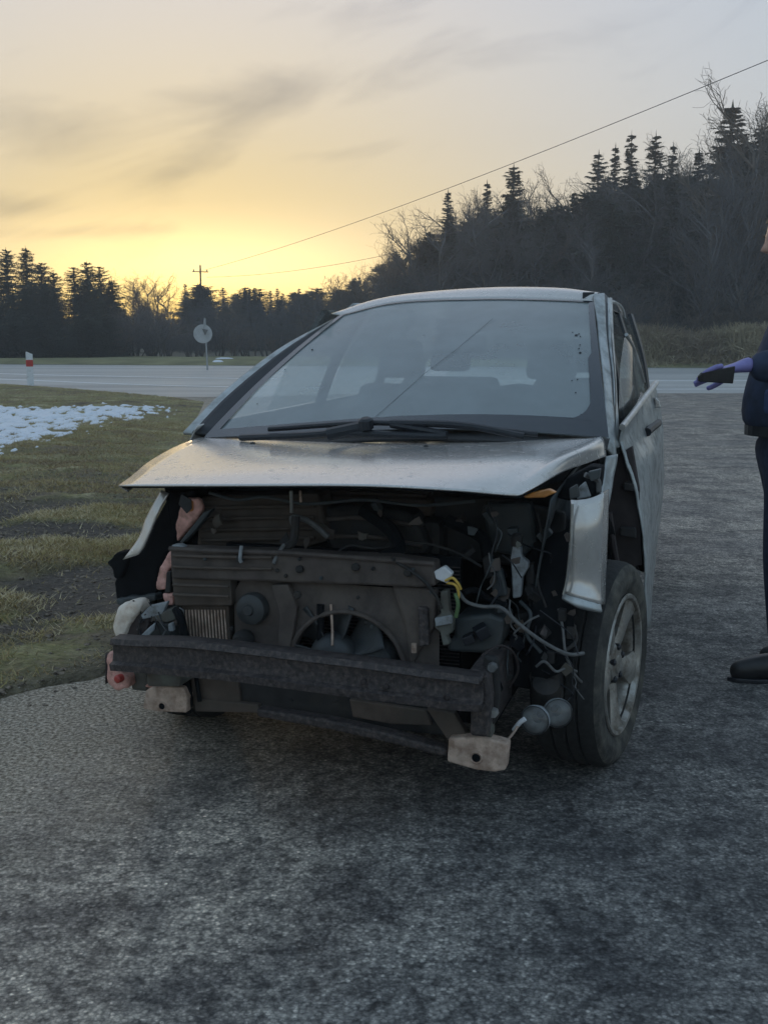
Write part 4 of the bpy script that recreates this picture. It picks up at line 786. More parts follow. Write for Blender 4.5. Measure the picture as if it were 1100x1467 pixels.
for pts_ in ([(300, 706, .40), (340, 716, .41), (380, 712, .41), (440, 722, .40), (520, 716, .38), (600, 724, .36), (680, 718, .34)], [(470, 800, .45), (500, 782, .40), (540, 786, .38), (600, 778, .36), (650, 790, .36), (690, 812, .38)], [(700, 720, .30), (712, 760, .32), (704, 800, .34), (716, 840, .38), (700, 872, .42)], [(770, 735, .26), (778, 780, .28), (770, 830, .32), (782, 870, .35)], [(560, 800, .50), (600, 826, .515), (622, 850, .51), (632, 872, .5)], [(745, 862, .34), (760, 880, .37), (755, 910, .38), (775, 935, .38)], [(690, 940, .5), (715, 925, .48), (735, 935, .45), (742, 960, .42), (730, 985, .42)]):
    rod('cable', pts_, .003+.003*random.random(), random.choice(['seal', 'engine', 'slate', 'inner']))
for u, v, x_ in ((660, 745, .2), (700, 740, .24), (735, 760, .25), (780, 765, .24), (672, 790, .28), (764, 850, .33), (716, 870, .4), (690, 905, .44), (672, 915, .44), (740, 920, .36), (780, 905, .36), (600, 745, .3), (540, 725, .3)):
    q = P(u, v, x=x_); w_, h_, d_ = .008+.014*random.random(), .008+.016*random.random(), .02; o = MB().box(-d_, d_, -w_, w_, -h_, h_).build('plug', M[random.choice(['engine', 'slate', 'seal', 'panel'])], car, bevel=.003); o.location = q; o.rotation_euler = (random.random(), random.random()*.6, random.random()*.6)
# slam panel / radiator support
fp = slab('front_panel', [(243, 785), (300, 787), (400, 790), (480, 795), (560, 798), (622, 806), (624, 840), (600, 842), (400, 834), (245, 830)], .50, .07, 'panel', bevel=.008)
slab('panel_face', [(246, 828), (330, 831), (332, 868), (250, 868)], .485, .05, 'duct', fp)
for v0 in (796, 812, 838, 852): rod('panel_rib', [(248, v0, .505), (310, v0+2, .507), (390 if v0 < 830 else 328, v0+3, .505)], .005, 'duct', fp)
rod('top_lip', [(243, 786, .50), (300, 789, .503), (400, 792, .503), (480, 797, .503), (622, 808, .50)], .008, 'panel', fp)
for u, v in ((345, 800), (430, 815), (510, 812), (585, 820), (427, 852)): MB().lathe([(0, .012), (.01, .012), (.013, .008), (.013, 0)], P(u, v, x=.503), (1, 0, 0), 8).build('bolt', M['engine'], fp)
rod('clip', [(346, 782, .51), (344, 800, .52), (346, 806, .52)], .006, 'grey_plastic', fp); rod('strut', [(407, 780, .47), (395, 800, .50), (392, 808, .51)], .006, 'cable', fp)
# fan cowl with a round opening
fc = np.array(P(497, 962, x=.47)); RAD = .182; out = MB(); K = 48
ya, yb, z0_, z1_ = P(332, 840, x=.47)[1], P(628, 850, x=.47)[1], .26, P(480, 838, x=.47)[2]
rim_i, rim_o = [], []
for k in range(K):
    a = 2*math.pi*k/K; cy, cz = math.cos(a), math.sin(a); rim_i.append((.47, fc[1]+RAD*cy, fc[2]+RAD*cz))
    tmax = min((yb-fc[1])/cy if cy > 1e-6 else 9, (ya-fc[1])/cy if cy < -1e-6 else 9, (z1_-fc[2])/cz if cz > 1e-6 else 9, (z0_-fc[2])/cz if cz < -1e-6 else 9); tmax = max(tmax, RAD*1.02); rim_o.append((.455, fc[1]+tmax*cy, fc[2]+tmax*cz))
V = rim_i+rim_o+[(a-.05, b, c_) for a, b, c_ in rim_i]; F = []
for k in range(K): k2 = (k+1) % K; F += [(k, k2, K+k2, K+k), (k, 2*K+k, 2*K+k2, k2)]
cowl = mesh('fan_cowl', V, F, M['panel'], car)
MB().tube([(.475, fc[1]+RAD*1.02*math.cos(a), fc[2]+RAD*1.02*math.sin(a)) for a in np.linspace(-.3, math.pi+.3, 30)], .008, 7).build('cowl_lip', M['panel'], cowl, smooth=True)
hubp = np.array(P(478, 940, x=.46)); fan = MB().lathe([(-.03, .07), (.01, .072), (.03, .06), (.042, .035), (.046, 0)], hubp, (1, 0, 0), 28).build('fan', M['fan'], cowl, smooth=True)
for k in range(7):
    a = 2*math.pi*k/7+.55; rows = []
    for r_ in (.062, .11, .172):
        rows.append([(hubp[0]-.02-.03*s_+.01*abs(s_), hubp[1]+r_*math.cos(a+.40*s_+.9*(r_-.06)), hubp[2]+r_*math.sin(a+.40*s_+.9*(r_-.06))) for s_ in (-1, 0, 1)])
    patch('fan_blade', rows, M['fan'], cowl, 5, .004)
MB().lathe([(-.04, .062), (.0, .06), (.02, .045), (.028, 0)], P(541, 946, x=.45), (1, .1, 0), 24).build('water_pump', M['fan'], cowl, smooth=True)
rod('stay', [(474, 866, .475), (476, 900, .48), (476, 925, .5)], .004, 'tan_metal', cowl); rod('stay', [(459, 866, .47), (459, 930, .47)], .012, 'liner', cowl)
MB().box(.33, .36, -.36, .40, .24, .72).build('radiator', M['liner'], car)
# intercooler with upright fins
ic = slab('intercooler', [(252, 866), (328, 868), (330, 936), (262, 934)], .46, .05, 'duct')
fm = MB()
for k in range(13):
    u = 266+4.6*k; a, b = P(u, 874, x=.467), P(u+4, 932, x=.467); fm.add([(a[0], a[1]-.0022, a[2]), (a[0], a[1]+.0022, a[2]), (b[0], b[1]+.0022, b[2]), (b[0], b[1]-.0022, b[2]), (a[0]-.02, a[1], a[2]), (b[0]-.02, b[1], b[2])], [(0, 1, 2, 3), (0, 3, 5, 4), (1, 4, 5, 2)])
tag(fm.build('cooling_fins', M['tan_metal'], ic), kind='stuff')
hn = MB().lathe([(-.04, .045), (.0, .05), (.02, .046), (.03, .03), (.03, .018), (.038, .014), (.038, 0)], P(362, 872, x=.48), (1, 0, .05), 24).build('horn', M['fan'], car, smooth=True)
slab('horn_bracket', [(340, 845), (385, 845), (388, 935), (374, 935), (370, 900), (345, 895)], .45, .03, 'engine'); MB().lathe([(0, .03), (.03, .032), (.05, .02), (.05, 0)], P(352, 915, x=.47), (1, 0, 0), 16).build('sensor', M['engine'], car, smooth=True)
slab('cowl_strut', [(388, 838), (412, 838), (425, 870), (420, 905), (412, 942), (396, 942), (400, 880)], .49, .03, 'panel'); slab('cowl_strut', [(560, 838), (625, 845), (622, 900), (600, 935), (588, 960), (580, 900)], .48, .04, 'panel', bevel=.01)
slab('cowl_clip', [(598, 870), (612, 872), (614, 925), (600, 928)], .50, .03, 'beam'); rod('cowl_bolt', [(593, 935, .5), (593, 922, .5)], .008, 'tan_metal')
# lower grille and lower cross-member
slab('lower_grille', [(270, 958), (420, 968), (600, 1000), (640, 1010), (640, 1055), (500, 1040), (370, 1018), (275, 1012)], .50, .04, 'engine', bevel=.006)
slab('grille_panel', [(272, 962), (340, 966), (345, 1014), (276, 1010)], .515, .02, 'duct'); slab('grille_panel', [(500, 1002), (610, 1018), (618, 1040), (560, 1038), (505, 1028)], .53, .02, 'tan_metal' if False else 'duct')
slab('lower_crossmember', [(366, 1016), (470, 1032), (560, 1052), (640, 1074), (640, 1086), (560, 1066), (470, 1046), (368, 1028)], .60, .05, 'beam', bevel=.008)
slab('undertray', [(276, 1000), (370, 1010), (372, 1022), (280, 1020)], .52, .25, 'duct')
# crash beam: a pressed channel with two rolled lips
def beam_pt(u, v, x): return np.array(P(u, v, x=x))
line = [(160, 918, 958, .66), (200, 919, 961, .70), (260, 921, 966, .73), (340, 928, 974, .755), (430, 940, 986, .765), (520, 951, 998, .76), (600, 961, 1008, .745), (660, 970, 1015, .72), (690, 974, 1016, .70)]
rows = []
for f, dx in ((0, -.05), (0, .0), (.10, .004), (.16, -.012), (.5, -.018), (.80, -.012), (.86, .006), (1, .004), (1, -.05)):
    rows.append([tuple(np.array(P(u, v0+(v1-v0)*f, x=x))+np.array([dx, 0, .0015*math.sin(u*.05)*(f < .2)])) for u, v0, v1, x in line])
g = np.swapaxes(crom(np.swapaxes(np.array(rows), 0, 1), 5), 0, 1); a_, b_ = g.shape[:2]
beam = mesh('crash_beam', g.reshape(-1, 3), [(i*b_+k, i*b_+k+1, (i+1)*b_+k+1, (i+1)*b_+k) for i in range(a_-1) for k in range(b_-1)], M['beam'], car, True); beam.data.set_sharp_from_angle(angle=R(40))
sm_ = beam.modifiers.new('solid', 'SOLIDIFY'); sm_.thickness = .006
for u, v in ((520, 978), (552, 985), (598, 994), (640, 1000), (410, 975), (300, 950)): MB().lathe([(0, .009), (.006, .009), (.008, .005), (.008, 0)], np.array(P(u, v, x=.76 if u < 600 else .735))+np.array([-.008, 0, 0]), (1, 0, 0), 7).build('beam_rivet', M['inner'], beam)
# crash boxes
slab('crash_box', [(668, 962), (698, 966), (702, 1005), (698, 1058), (672, 1055), (674, 1010)], .655, .35, 'beam', bevel=.01)
slab('crash_box_flange', [(692, 938), (712, 944), (716, 1000), (708, 1040), (694, 1042)], .60, .03, 'engine', bevel=.01)
for u, v in ((706, 955), (700, 990), (708, 1020)): MB().lathe([(0, .014), (.02, .012), (.02, 0)], P(u, v, x=.605), (1, 0, 0), 7).build('bolt', M['metal'] if v > 980 else M['cable'], car)
slab('crash_box', [(205, 930), (258, 932), (258, 985), (210, 985)], .62, .3, 'olive', bevel=.01)
# lower brackets with a hole
def bracket(name, pts, x, hole, r_, mt):
    o = slab(name, pts, x, .045, mt, bevel=.006); q = P(*hole, x=x+.001); MB().lathe([(.0015, 0), (.0015, r_)], q, (1, 0, 0), 14).build('bolt_hole', M['liner'], o)
    MB().lathe([(.0, r_), (.003, r_*1.35), (.0, r_*1.6)], q, (1, 0, 0), 14).build('hole_rim', M[mt], o, smooth=True); return o
bracket('lower_bracket', [(218, 984), (262, 985), (268, 1000), (267, 1022), (222, 1020), (204, 1016), (208, 990)], .56, (232, 1012), .010, 'tan_metal')
bracket('lower_bracket', [(642, 1058), (690, 1056), (728, 1066), (724, 1104), (708, 1107), (682, 1104), (640, 1092)], .63, (682, 1086), .012, 'tan_metal')
slab('bracket_tab', [(205, 985), (214, 978), (240, 978), (262, 985), (218, 988)], .55, .06, 'pink_metal'); slab('bracket_web', [(676, 1022), (702, 1020), (704, 1058), (680, 1056)], .62, .05, 'olive'); slab('bracket_gusset', [(610, 1016), (650, 1022), (668, 1052), (640, 1060)], .60, .03, 'tan_metal' if False else 'duct')
# -------- the car's right corner (left in the photograph)
slab('wing_liner', [(238, 703), (266, 705), (262, 735), (255, 775), (238, 795), (226, 820), (222, 858), (195, 863), (166, 861), (163, 835), (168, 822), (185, 800), (205, 785), (222, 745), (240, 712)], .30, .09, 'liner', bevel=.01)
slab('liner_tab', [(151, 806), (166, 793), (178, 790), (182, 805), (174, 830), (164, 828), (160, 815)], .32, .05, 'liner', bevel=.006); slab('liner_tab', [(165, 858), (222, 852), (224, 862), (168, 868)], .33, .05, 'slate', bevel=.004)
patch('wing_edge', [rc((233, 703, .33), (222, 722, .34), (210, 745, .345), (200, 772, .35), (178, 802, .35)), rc((243, 707, .345), (230, 730, .36), (221, 752, .365), (208, 782, .37), (200, 794, .365))], M['paint'], car, 5, .006, noise=.001)
slab('headlamp_mount', [(262, 714), (284, 714), (290, 730), (283, 745), (268, 758), (252, 778), (251, 750)], .36, .03, 'pink_metal', bevel=.008); slab('mount_tag', [(268, 718), (276, 718), (276, 732), (270, 734)], .366, .01, 'amber'); slab('mount_strut', [(290, 735), (305, 728), (280, 760), (262, 778), (256, 778)], .38, .03, 'slate')
slab('front_leg', [(246, 786), (258, 790), (254, 806), (240, 818), (238, 846), (224, 846), (223, 835), (228, 812)], .46, .03, 'pink_metal', bevel=.006); slab('leg_clip', [(232, 850), (248, 852), (246, 868), (236, 866)], .47, .02, 'pink_metal', bevel=.004); slab('leg_strap', [(238, 820), (245, 818), (244, 850), (236, 850)], .47, .02, 'engine')
slab('leg_cap', [(245, 781), (256, 780), (264, 784), (258, 788), (246, 786)], .5, .03, 'grey_plastic')
slab('crash_foam', [(165, 867), (197, 862), (197, 878), (184, 896), (176, 916), (163, 918), (160, 895)], .52, .09, 'foam', bevel=.018)
slab('cover_plate', [(214, 868), (240, 862), (232, 882), (204, 888), (199, 884)], .50, .02, 'grey_plastic'); slab('control_unit', [(215, 884), (250, 870), (252, 888), (240, 892), (216, 890)], .50, .08, 'olive', bevel=.004); slab('torn_trim', [(195, 880), (215, 888), (212, 905), (190, 916), (178, 915), (182, 900)], .50, .04, 'inner', bevel=.006)
slab('lamp_bracket', [(212, 898), (232, 890), (250, 896), (252, 918), (198, 918)], .49, .05, 'slate', bevel=.006); slab('lamp_stub', [(240, 894), (246, 893), (248, 905), (241, 905)], .53, .02, 'grey_plastic'); slab('trim_scrap', [(200, 912), (212, 900), (222, 892), (220, 904), (206, 918)], .54, .01, 'grey_plastic')
slab('crumpled_metal', [(152, 938), (162, 932), (166, 958), (182, 972), (184, 986), (166, 990), (152, 978)], .55, .06, 'pink_metal', bevel=.008); slab('scrap_cover', [(150, 938), (158, 934), (154, 958), (150, 982)], .53, .03, 'inner'); MB().lathe([(0, .013), (.02, .013), (.024, .008), (.024, 0)], P(174, 971, x=.57), (1, -.2, 0), 10).build('red_plug', M['red'], car, smooth=True)
slab('filter_box', [(184, 962), (206, 958), (212, 975), (210, 992), (188, 990)], .50, .08, 'olive', bevel=.01); slab('mount_web', [(212, 960), (256, 962), (258, 980), (216, 980)], .52, .05, 'inner')
rod('hose', [(252, 872, .5), (260, 890, .515), (266, 925, .51), (264, 960, .52), (270, 1000, .53), (268, 1020, .52)], .014, 'liner'); rod('hose', [(280, 962, .53), (284, 990, .53), (286, 1005, .53)], .007, 'liner')
# -------- the car's left corner (right in the photograph)
flap = patch('front_wing', [rc((817, 716, .40), (832, 716, .41), (850, 712, .405), (863, 706, .39), (866, 704, .36), (873, 700, .22)), rc((816, 765, .425), (831, 764, .43), (849, 762, .425), (861, 760, .41), (864, 758, .38), (871, 755, .24)), rc((811, 822, .40), (827, 826, .41), (847, 830, .405), (859, 832, .39), (862, 831, .36), (868, 830, .22)), rc((806, 850, .40), (824, 856, .425), (846, 862, .42), (860, 866, .40), (863, 866, .36), (867, 866, .22))], M['paint'], car, 5, .002, noise=.0007, label='torn silver piece of the front wing hanging over the wheel')
flap.data.set_sharp_from_angle(angle=R(25))
patch('wing_rim', [rc((806, 850, .402), (824, 856, .427), (846, 862, .422), (861, 866, .40)), rc((805, 857, .415), (823, 866, .435), (847, 872, .43), (862, 876, .40)), rc((807, 860, .40), (824, 870, .42), (846, 876, .42), (860, 878, .39))], M['paint_bent'], flap, 4, .002, noise=.0008)
rod('wing_bead', [(820, 722, .43), (818, 780, .432), (812, 830, .42), (807, 852, .42)], .004, 'metal', flap)
slab('lamp_hinge', [(812, 685), (845, 668), (862, 670), (858, 700), (850, 716), (815, 718), (796, 714)], .22, .1, 'liner', bevel=.01)
slab('hinge_plate', [(842, 676), (860, 672), (858, 686), (846, 690)], .30, .03, 'slate', bevel=.003); slab('hinge_plate', [(815, 700), (826, 694), (830, 712), (816, 716)], .34, .02, 'slate', bevel=.003); slab('hinge_plate', [(828, 698), (838, 690), (846, 712), (826, 716)], .28, .02, 'grey_plastic'); rod('hinge_arm', [(838, 680, .27), (856, 688, .25), (858, 705, .25)], .008, 'cable')
slab('indicator_lens', [(748, 709), (786, 701), (796, 706), (780, 713), (752, 714)], .40, .03, 'amber', bevel=.004)
slab('loom_box', [(690, 722), (760, 720), (770, 780), (750, 800), (700, 790)], .16, .06, 'slate', bevel=.012)
slab('washer_neck', [(734, 782), (745, 780), (747, 798), (757, 806), (756, 815), (748, 828), (746, 856), (734, 858), (733, 826), (731, 800)], .34, .03, 'grey_plastic', bevel=.005); MB().lathe([(0, .016), (.03, .018), (.036, .012), (.036, 0)], P(740, 782, x=.33), (0, 0, 1), 12).build('washer_cap', M['engine'], car, smooth=True)
slab('relay', [(708, 820), (717, 815), (722, 835), (726, 854), (706, 856), (704, 838)], .36, .03, 'slate', bevel=.005); slab('relay', [(752, 810), (764, 808), (768, 860), (754, 862)], .30, .05, 'engine', bevel=.006); slab('relay', [(690, 800), (700, 796), (706, 826), (694, 830)], .32, .03, 'engine')
slab('connector', [(621, 819), (636, 811), (648, 822), (640, 836), (624, 830)], .50, .025, 'white_plastic', bevel=.004)
rod('lead', [(638, 832, .5), (648, 828, .51), (656, 836, .5), (660, 844, .49)], .004, 'yellow'); rod('lead', [(640, 835, .49), (652, 838, .5), (657, 850, .49), (655, 862, .48)], .004, 'yellow'); rod('lead', [(652, 850, .49), (656, 866, .49), (653, 884, .48)], .006, 'green')
slab('plug_housing', [(630, 848), (641, 845), (644, 876), (650, 884), (648, 906), (640, 912), (644, 924), (634, 926), (630, 906), (622, 900), (622, 886), (631, 880)], .49, .03, 'olive', bevel=.005); slab('plug_latch', [(622, 886), (646, 882), (647, 894), (624, 898)], .50, .02, 'grey_plastic', bevel=.003)
slab('washer_tank', [(650, 886), (700, 880), (724, 888), (718, 920), (710, 938), (640, 934), (642, 918), (650, 912)], .42, .14, 'slate', bevel=.02)
rod('cable', [(655, 845, .46), (668, 862, .47), (690, 869, .47), (718, 871, .47), (742, 893, .47), (772, 916, .46), (800, 932, .44), (818, 938, .42), (836, 936, .38)], .0055, 'cable'); rod('cable', [(800, 872, .36), (806, 900, .38), (810, 936, .40), (822, 965, .36), (838, 982, .3), (852, 996, .22)], .0042, 'cable'); rod('cable', [(812, 878, .34), (822, 900, .36), (824, 920, .37), (806, 935, .4)], .006, 'engine'); rod('cable', [(768, 955, .42), (780, 948, .43), (796, 962, .42), (810, 958, .4), (826, 962, .36)], .004, 'cable'); rod('cable', [(664, 850, .44), (680, 845, .40), (700, 858, .38), (726, 868, .42)], .009, 'liner')
slab('lamp_carrier', [(735, 880), (790, 870), (802, 900), (800, 955), (770, 962), (742, 945)], .30, .12, 'engine', bevel=.015); slab('carrier_step', [(728, 905), (760, 900), (764, 990), (735, 985)], .32, .1, 'liner', bevel=.01); MB().lathe([(-.08, .04), (0, .045), (.02, .04), (.03, .0)], P(782, 985, x=.36), (.6, .1, .8), 16).build('damper', M['engine'], car, smooth=True); slab('carrier_arm', [(756, 965), (800, 962), (806, 1006), (764, 1010)], .36, .08, 'engine', bevel=.012)
for k, (u, v) in enumerate(((806, 880), (818, 905), (790, 940))): MB().box(*[f_(P(u, v, x=.36)) for f_ in (lambda q: q[0]-.02, lambda q: q[0]+.02, lambda q: q[1]-.012, lambda q: q[1]+.012, lambda q: q[2]-.018, lambda q: q[2]+.018)]).build('cable_plug', M['engine'], car, bevel=.004)
for u, v, x_, r_, ax in ((766, 1032, .50, .042, (1, -.1, .05)), (799, 1022, .46, .042, (1, .35, .1))):
    fg = MB().lathe([(-.06, .012), (-.05, .03), (-.01, r_), (.0, r_*1.02), (.004, r_)], P(u, v, x=x_), ax, 26).build('fog_lamp', M['grey_plastic'], car, smooth=True); MB().lathe([(.002, r_*.96), (.012, r_*.8), (.018, r_*.4), (.019, 0)], P(u, v, x=x_), ax, 26).build('lamp_glass', M['lamp_glass'], fg, smooth=True); MB().lathe([(-.03, r_*.4), (-.012, r_*.8), (0, r_*.9)], P(u, v, x=x_), ax, 20).build('reflector', M['metal'], fg, smooth=True)
rod('lamp_screw', [(736, 1046, .53), (744, 1036, .54), (752, 1030, .54)], .007, 'white_plastic'); rod('lamp_wire', [(722, 1066, .56), (734, 1052, .55), (742, 1040, .54)], .004, 'tan_metal')
rod('chassis_rail', [(690, 985, .55), (690, 985, -.2)], .06, 'liner'); rod('chassis_rail', [(235, 955, .5), (235, 955, -.2)], .06, 'liner')
patch('wheel_arch_liner', [[(.36, .62, .35), (.33, .6, .6), (.1, .58, .76), (-.2, .6, .72), (-.38, .62, .5), (-.4, .64, .3)], [(.38, .74, .42), (.34, .74, .64), (.1, .76, .80), (-.2, .78, .76), (-.40, .8, .52), (-.42, .8, .3)]], M['liner'], car, 5, .006)

# ------------------------------------------------------------------ the person at the right edge
M['skin'] = mat('skin', (.58, .36, .28), .5, 0, .08, 60, .05); M['hair'] = mat('short_grey_brown_hair', (.14, .115, .09), .7, 0, .4, 160, .4); M['navy'] = mat('dark_navy_cloth', (.02, .028, .06), .85, 0, .35, 50, .3); M['navy2'] = mat('navy_jacket_cloth', (.022, .034, .07), .75, 0, .35, 20, .4)
M['blue'] = mat('blue_pouch_cloth', (.03, .06, .16), .7, 0, .2, 40, .2); M['glove'] = mat('violet_nitrile_glove', (.24, .22, .5), .45, 0, .1, 30, .15); M['boot'] = mat('black_leather', (.012, .012, .014), .4, 0, .3, 40, .2); M['eye'] = mat('dark_eye', (.03, .025, .02), .2, 0, .1, 10, 0)
man = empty('person', (1.585, 4.3, 0), 0, label='person in dark navy uniform reaching out a violet gloved hand, at the right edge', cat='person')
def skin(name, pts, edges, radii, mt, parent, root=0, sub=2):
    me = bpy.data.meshes.new(name); me.from_pydata([tuple(p_) for p_ in pts], edges, []); o = bpy.data.objects.new(name, me); link(o, parent); me.materials.append(M[mt])
    sk = o.modifiers.new('skin', 'SKIN'); sk.use_smooth_shade = True; sk.branch_smoothing = .4
    for i, d_ in enumerate(me.skin_vertices[0].data): r_ = radii[i]; d_.radius = r_ if isinstance(r_, tuple) else (r_, r_); d_.use_root = (i == root)
    s_ = o.modifiers.new('sub', 'SUBSURF'); s_.levels = sub; s_.render_levels = sub; return o
# forward is -x, the person's left is -y (towards the camera)
skin('body', [(0, 0, 1.0), (0, 0, 1.2), (.05, 0, 1.4), (.04, 0, 1.52), (.01, 0, 1.66), (.06, -.19, 1.44), (.06, -.25, 1.26), (-.2, -.225, 1.255), (.07, .19, 1.44), (.12, .25, 1.15), (.14, .27, .92), (0, -.1, .9), (.0, -.1, .5), (0, -.1, .1), (.03, .1, .9), (.12, .11, .5), (.22, .11, .1)],
     [(0, 1), (1, 2), (2, 3), (3, 4), (2, 5), (5, 6), (6, 7), (2, 8), (8, 9), (9, 10), (0, 11), (11, 12), (12, 13), (0, 14), (14, 15), (15, 16)], [.12, .11, .12, .055, .05, .05, .042, .034, .05, .042, .034, .08, .055, .04, .08, .055, .04], 'skin', man)
skin('trousers', [(.01, 0, 1.03), (.01, 0, .95), (0, -.1, .86), (-.012, -.105, .5), (.03, -.1, .10), (.03, .1, .86), (.12, .11, .5), (.22, .11, .10)], [(0, 1), (1, 2), (2, 3), (3, 4), (1, 5), (5, 6), (6, 7)], [(.13, .15), (.13, .16), .108, .088, .078, .108, .085, .075], 'navy', man)
skin('jacket', [(-.0, 0, .97), (-.015, 0, 1.1), (.02, 0, 1.28), (.06, 0, 1.42), (.045, 0, 1.56), (.07, -.17, 1.46), (.07, -.26, 1.26), (-.235, -.228, 1.255), (.07, .17, 1.45), (.12, .25, 1.18), (.14, .27, .95)], [(0, 1), (1, 2), (2, 3), (3, 4), (3, 5), (5, 6), (6, 7), (3, 8), (8, 9), (9, 10)], [(.155, .175), (.16, .18), (.15, .18), (.12, .16), (.068, .068), .09, .085, .06, .085, .07, .055], 'navy2', man)
for y in (-.1, .11):
    xo = 0 if y < 0 else .19
    skin('boot', [(.045+xo, y, .2), (.055+xo, y, .07), (-.04+xo, y, .062), (-.13+xo, y, .048), (-.205+xo, y, .036)], [(0, 1), (1, 2), (2, 3), (3, 4)], [.06, .068, .06, (.046, .052), (.028, .036)], 'boot', man)
    o_ = [(.105, -.03), (.105, .03), (.02, .038), (-.1, .046), (-.185, .028), (-.21, 0), (-.185, -.028), (-.1, -.046), (.02, -.038)]
    MB().prism([(p_[0]+xo, y+p_[1], .018) for p_ in o_], [(p_[0]+xo, y+p_[1], 0) for p_ in o_]).build('sole', M['seal'], man, bevel=.004)
MB().box(-.13, -.05, -.225, -.10, 1.07, 1.17).build('chest_pouch', M['blue'], man, bevel=.02); MB().lathe([(-.02, .152), (.02, .153)], (0, 0, 1.0), (0, 0, 1), 28).build('belt', M['boot'], man)
# head with a face
NL, NK = 30, 44; V = []; hc = np.array([-.012, 0, 1.745])
for i in range(NL+1):
    th = math.pi*i/NL; up = math.cos(th)
    for k in range(NK):
        ph = 2*math.pi*k/NK; fx, sy = math.sin(th)*math.cos(ph), math.sin(th)*math.sin(ph); z = up*.122; x = fx*(.096 if fx > 0 else .1); y = sy*.076
        if z < -.02: x *= 1-.25*min(1, (-.02-z)/.1)*(0 if fx > .3 else 1); y *= 1-.35*min(1, (-.02-z)/.1)
        fr = max(0, fx)
        g_ = lambda y0, z0, sy_, sz_: math.exp(-((y-y0)/sy_)**2-((z-z0)/sz_)**2)*(1 if fx > 0 else 0)
        x += .03*g_(0, -.028, .014, .016)+.016*g_(0, -.008, .011, .022)+.007*g_(0, .022, .04, .012)-.010*(g_(.032, .004, .016, .013)+g_(-.032, .004, .016, .013))+.008*g_(0, -.062, .02, .008)+.006*g_(0, -.075, .02, .007)-.004*g_(0, -.069, .025, .003)+.014*g_(0, -.103, .022, .014)+.01*(-.5 if False else 0)
        V.append((hc[0]-x, hc[1]+y, hc[2]+z))
F = [(i*NK+k, i*NK+(k+1) % NK, (i+1)*NK+(k+1) % NK, (i+1)*NK+k) for i in range(NL) for k in range(NK)]
head = mesh('head', [tuple(np.array([c9*(q[0]-hc[0])-s9*(q[2]-hc[2]), q[1]-hc[1], s9*(q[0]-hc[0])+c9*(q[2]-hc[2])])+hc) for c9, s9 in [(math.cos(R(13)), math.sin(R(13)))] for q in V], F, M['skin'], man, True)
for y in (-.032, .032): MB().lathe([(-.01, .009), (.0, .0115), (.004, .008), (.006, 0)], (hc[0]-.083, y, hc[2]-.014), (-1, 0, -.2), 12).build('eye', M['eye'], head, smooth=True)
for y in (-.078, .078): MB().lathe([(0, .012), (.006, .026), (.012, .024), (.014, 0)], (hc[0]+.01, y*.94, hc[2]-.005), (.3, y/.078, 0), 14).build('ear', M['skin'], head, smooth=True)
for y in (-.032, .032): MB().tube([(hc[0]-.092, y-.016, hc[2]+.003), (hc[0]-.1, y, hc[2]+.008), (hc[0]-.094, y+.016, hc[2]+.003)], .004, 6).build('eyebrow', M['hair'], head)
V = []; F = []; HN = 18
hv = []
for i in range(HN+1):
    for k in range(NK):
        ph = 2*math.pi*k/NK; lim = 1.0 if math.cos(ph) > .35 else (1.0+.75*min(1, (.35-math.cos(ph))/.7)); th = lim*i/HN; nn = 1.06+.035*math.sin(k*3.1+i*1.7)+.02*math.sin(k*7.3-i*2.3); fx, sy = math.sin(th)*math.cos(ph), math.sin(th)*math.sin(ph)
        ax_, az_ = -fx*.1*nn, math.cos(th)*.122*nn; hv.append((hc[0]+ax_*.974-az_*.225, hc[1]+sy*.079*nn, hc[2]+ax_*.225+az_*.974))
mesh('hair', hv, [(i*NK+k, i*NK+(k+1) % NK, (i+1)*NK+(k+1) % NK, (i+1)*NK+k) for i in range(HN) for k in range(NK)], M['hair'], head, True)
# gloved hands: palm, four fingers and a thumb each
def hand(wrist, fwd, across, down, curl, mt, parent):
    w_ = Vector(wrist); f_ = Vector(fwd).normalized(); a_ = Vector(across).normalized(); d_ = Vector(down).normalized()
    pts_ = [w_-f_*.055, w_, w_+f_*.05, w_+f_*.085]; ed = [(0, 1), (1, 2), (2, 3)]; rd = [(.046, .042), (.03, .022), (.04, .017), (.038, .014)]
    o = skin('glove', pts_, ed, rd, mt, parent)
    for k, (off, L) in enumerate(((-.03, .068), (-.01, .076), (.011, .071), (.031, .056))):
        p0 = w_+f_*.075+a_*off*.95; p1 = w_+f_*.098+a_*off*1.05; q = [p0, p1]; an = 0
        for j_, fr_ in enumerate((.45, .32, .25)):
            an += curl*(.8+.12*k); q.append(q[-1]+(f_*math.cos(an)+d_*math.sin(an))*L*fr_)
        skin('finger', q, [(0, 1), (1, 2), (2, 3), (3, 4)], [.0105, .0105, .0098, .009, .0078], mt, o)
    q = [w_+f_*.025-a_*.025, w_+f_*.05-a_*.048+d_*.012, w_+f_*.082-a_*.058+d_*.026, w_+f_*.105-a_*.052+d_*.036]
    skin('thumb', q, [(0, 1), (1, 2), (2, 3)], [.014, .0125, .011, .009], mt, o); return o
hand((-.262, -.228, 1.255), (-1, -.1, -.22), (0, -.75, .66), (-.15, .6, -.75), .22, 'glove', man)
hand((.145, .275, .9), (-.1, 0, -1), (-1, 0, .1), (0, -1, 0), .3, 'glove', man)
pc = (1.585-.335*1.055, 4.3-.245*1.055, 1.16*1.055)
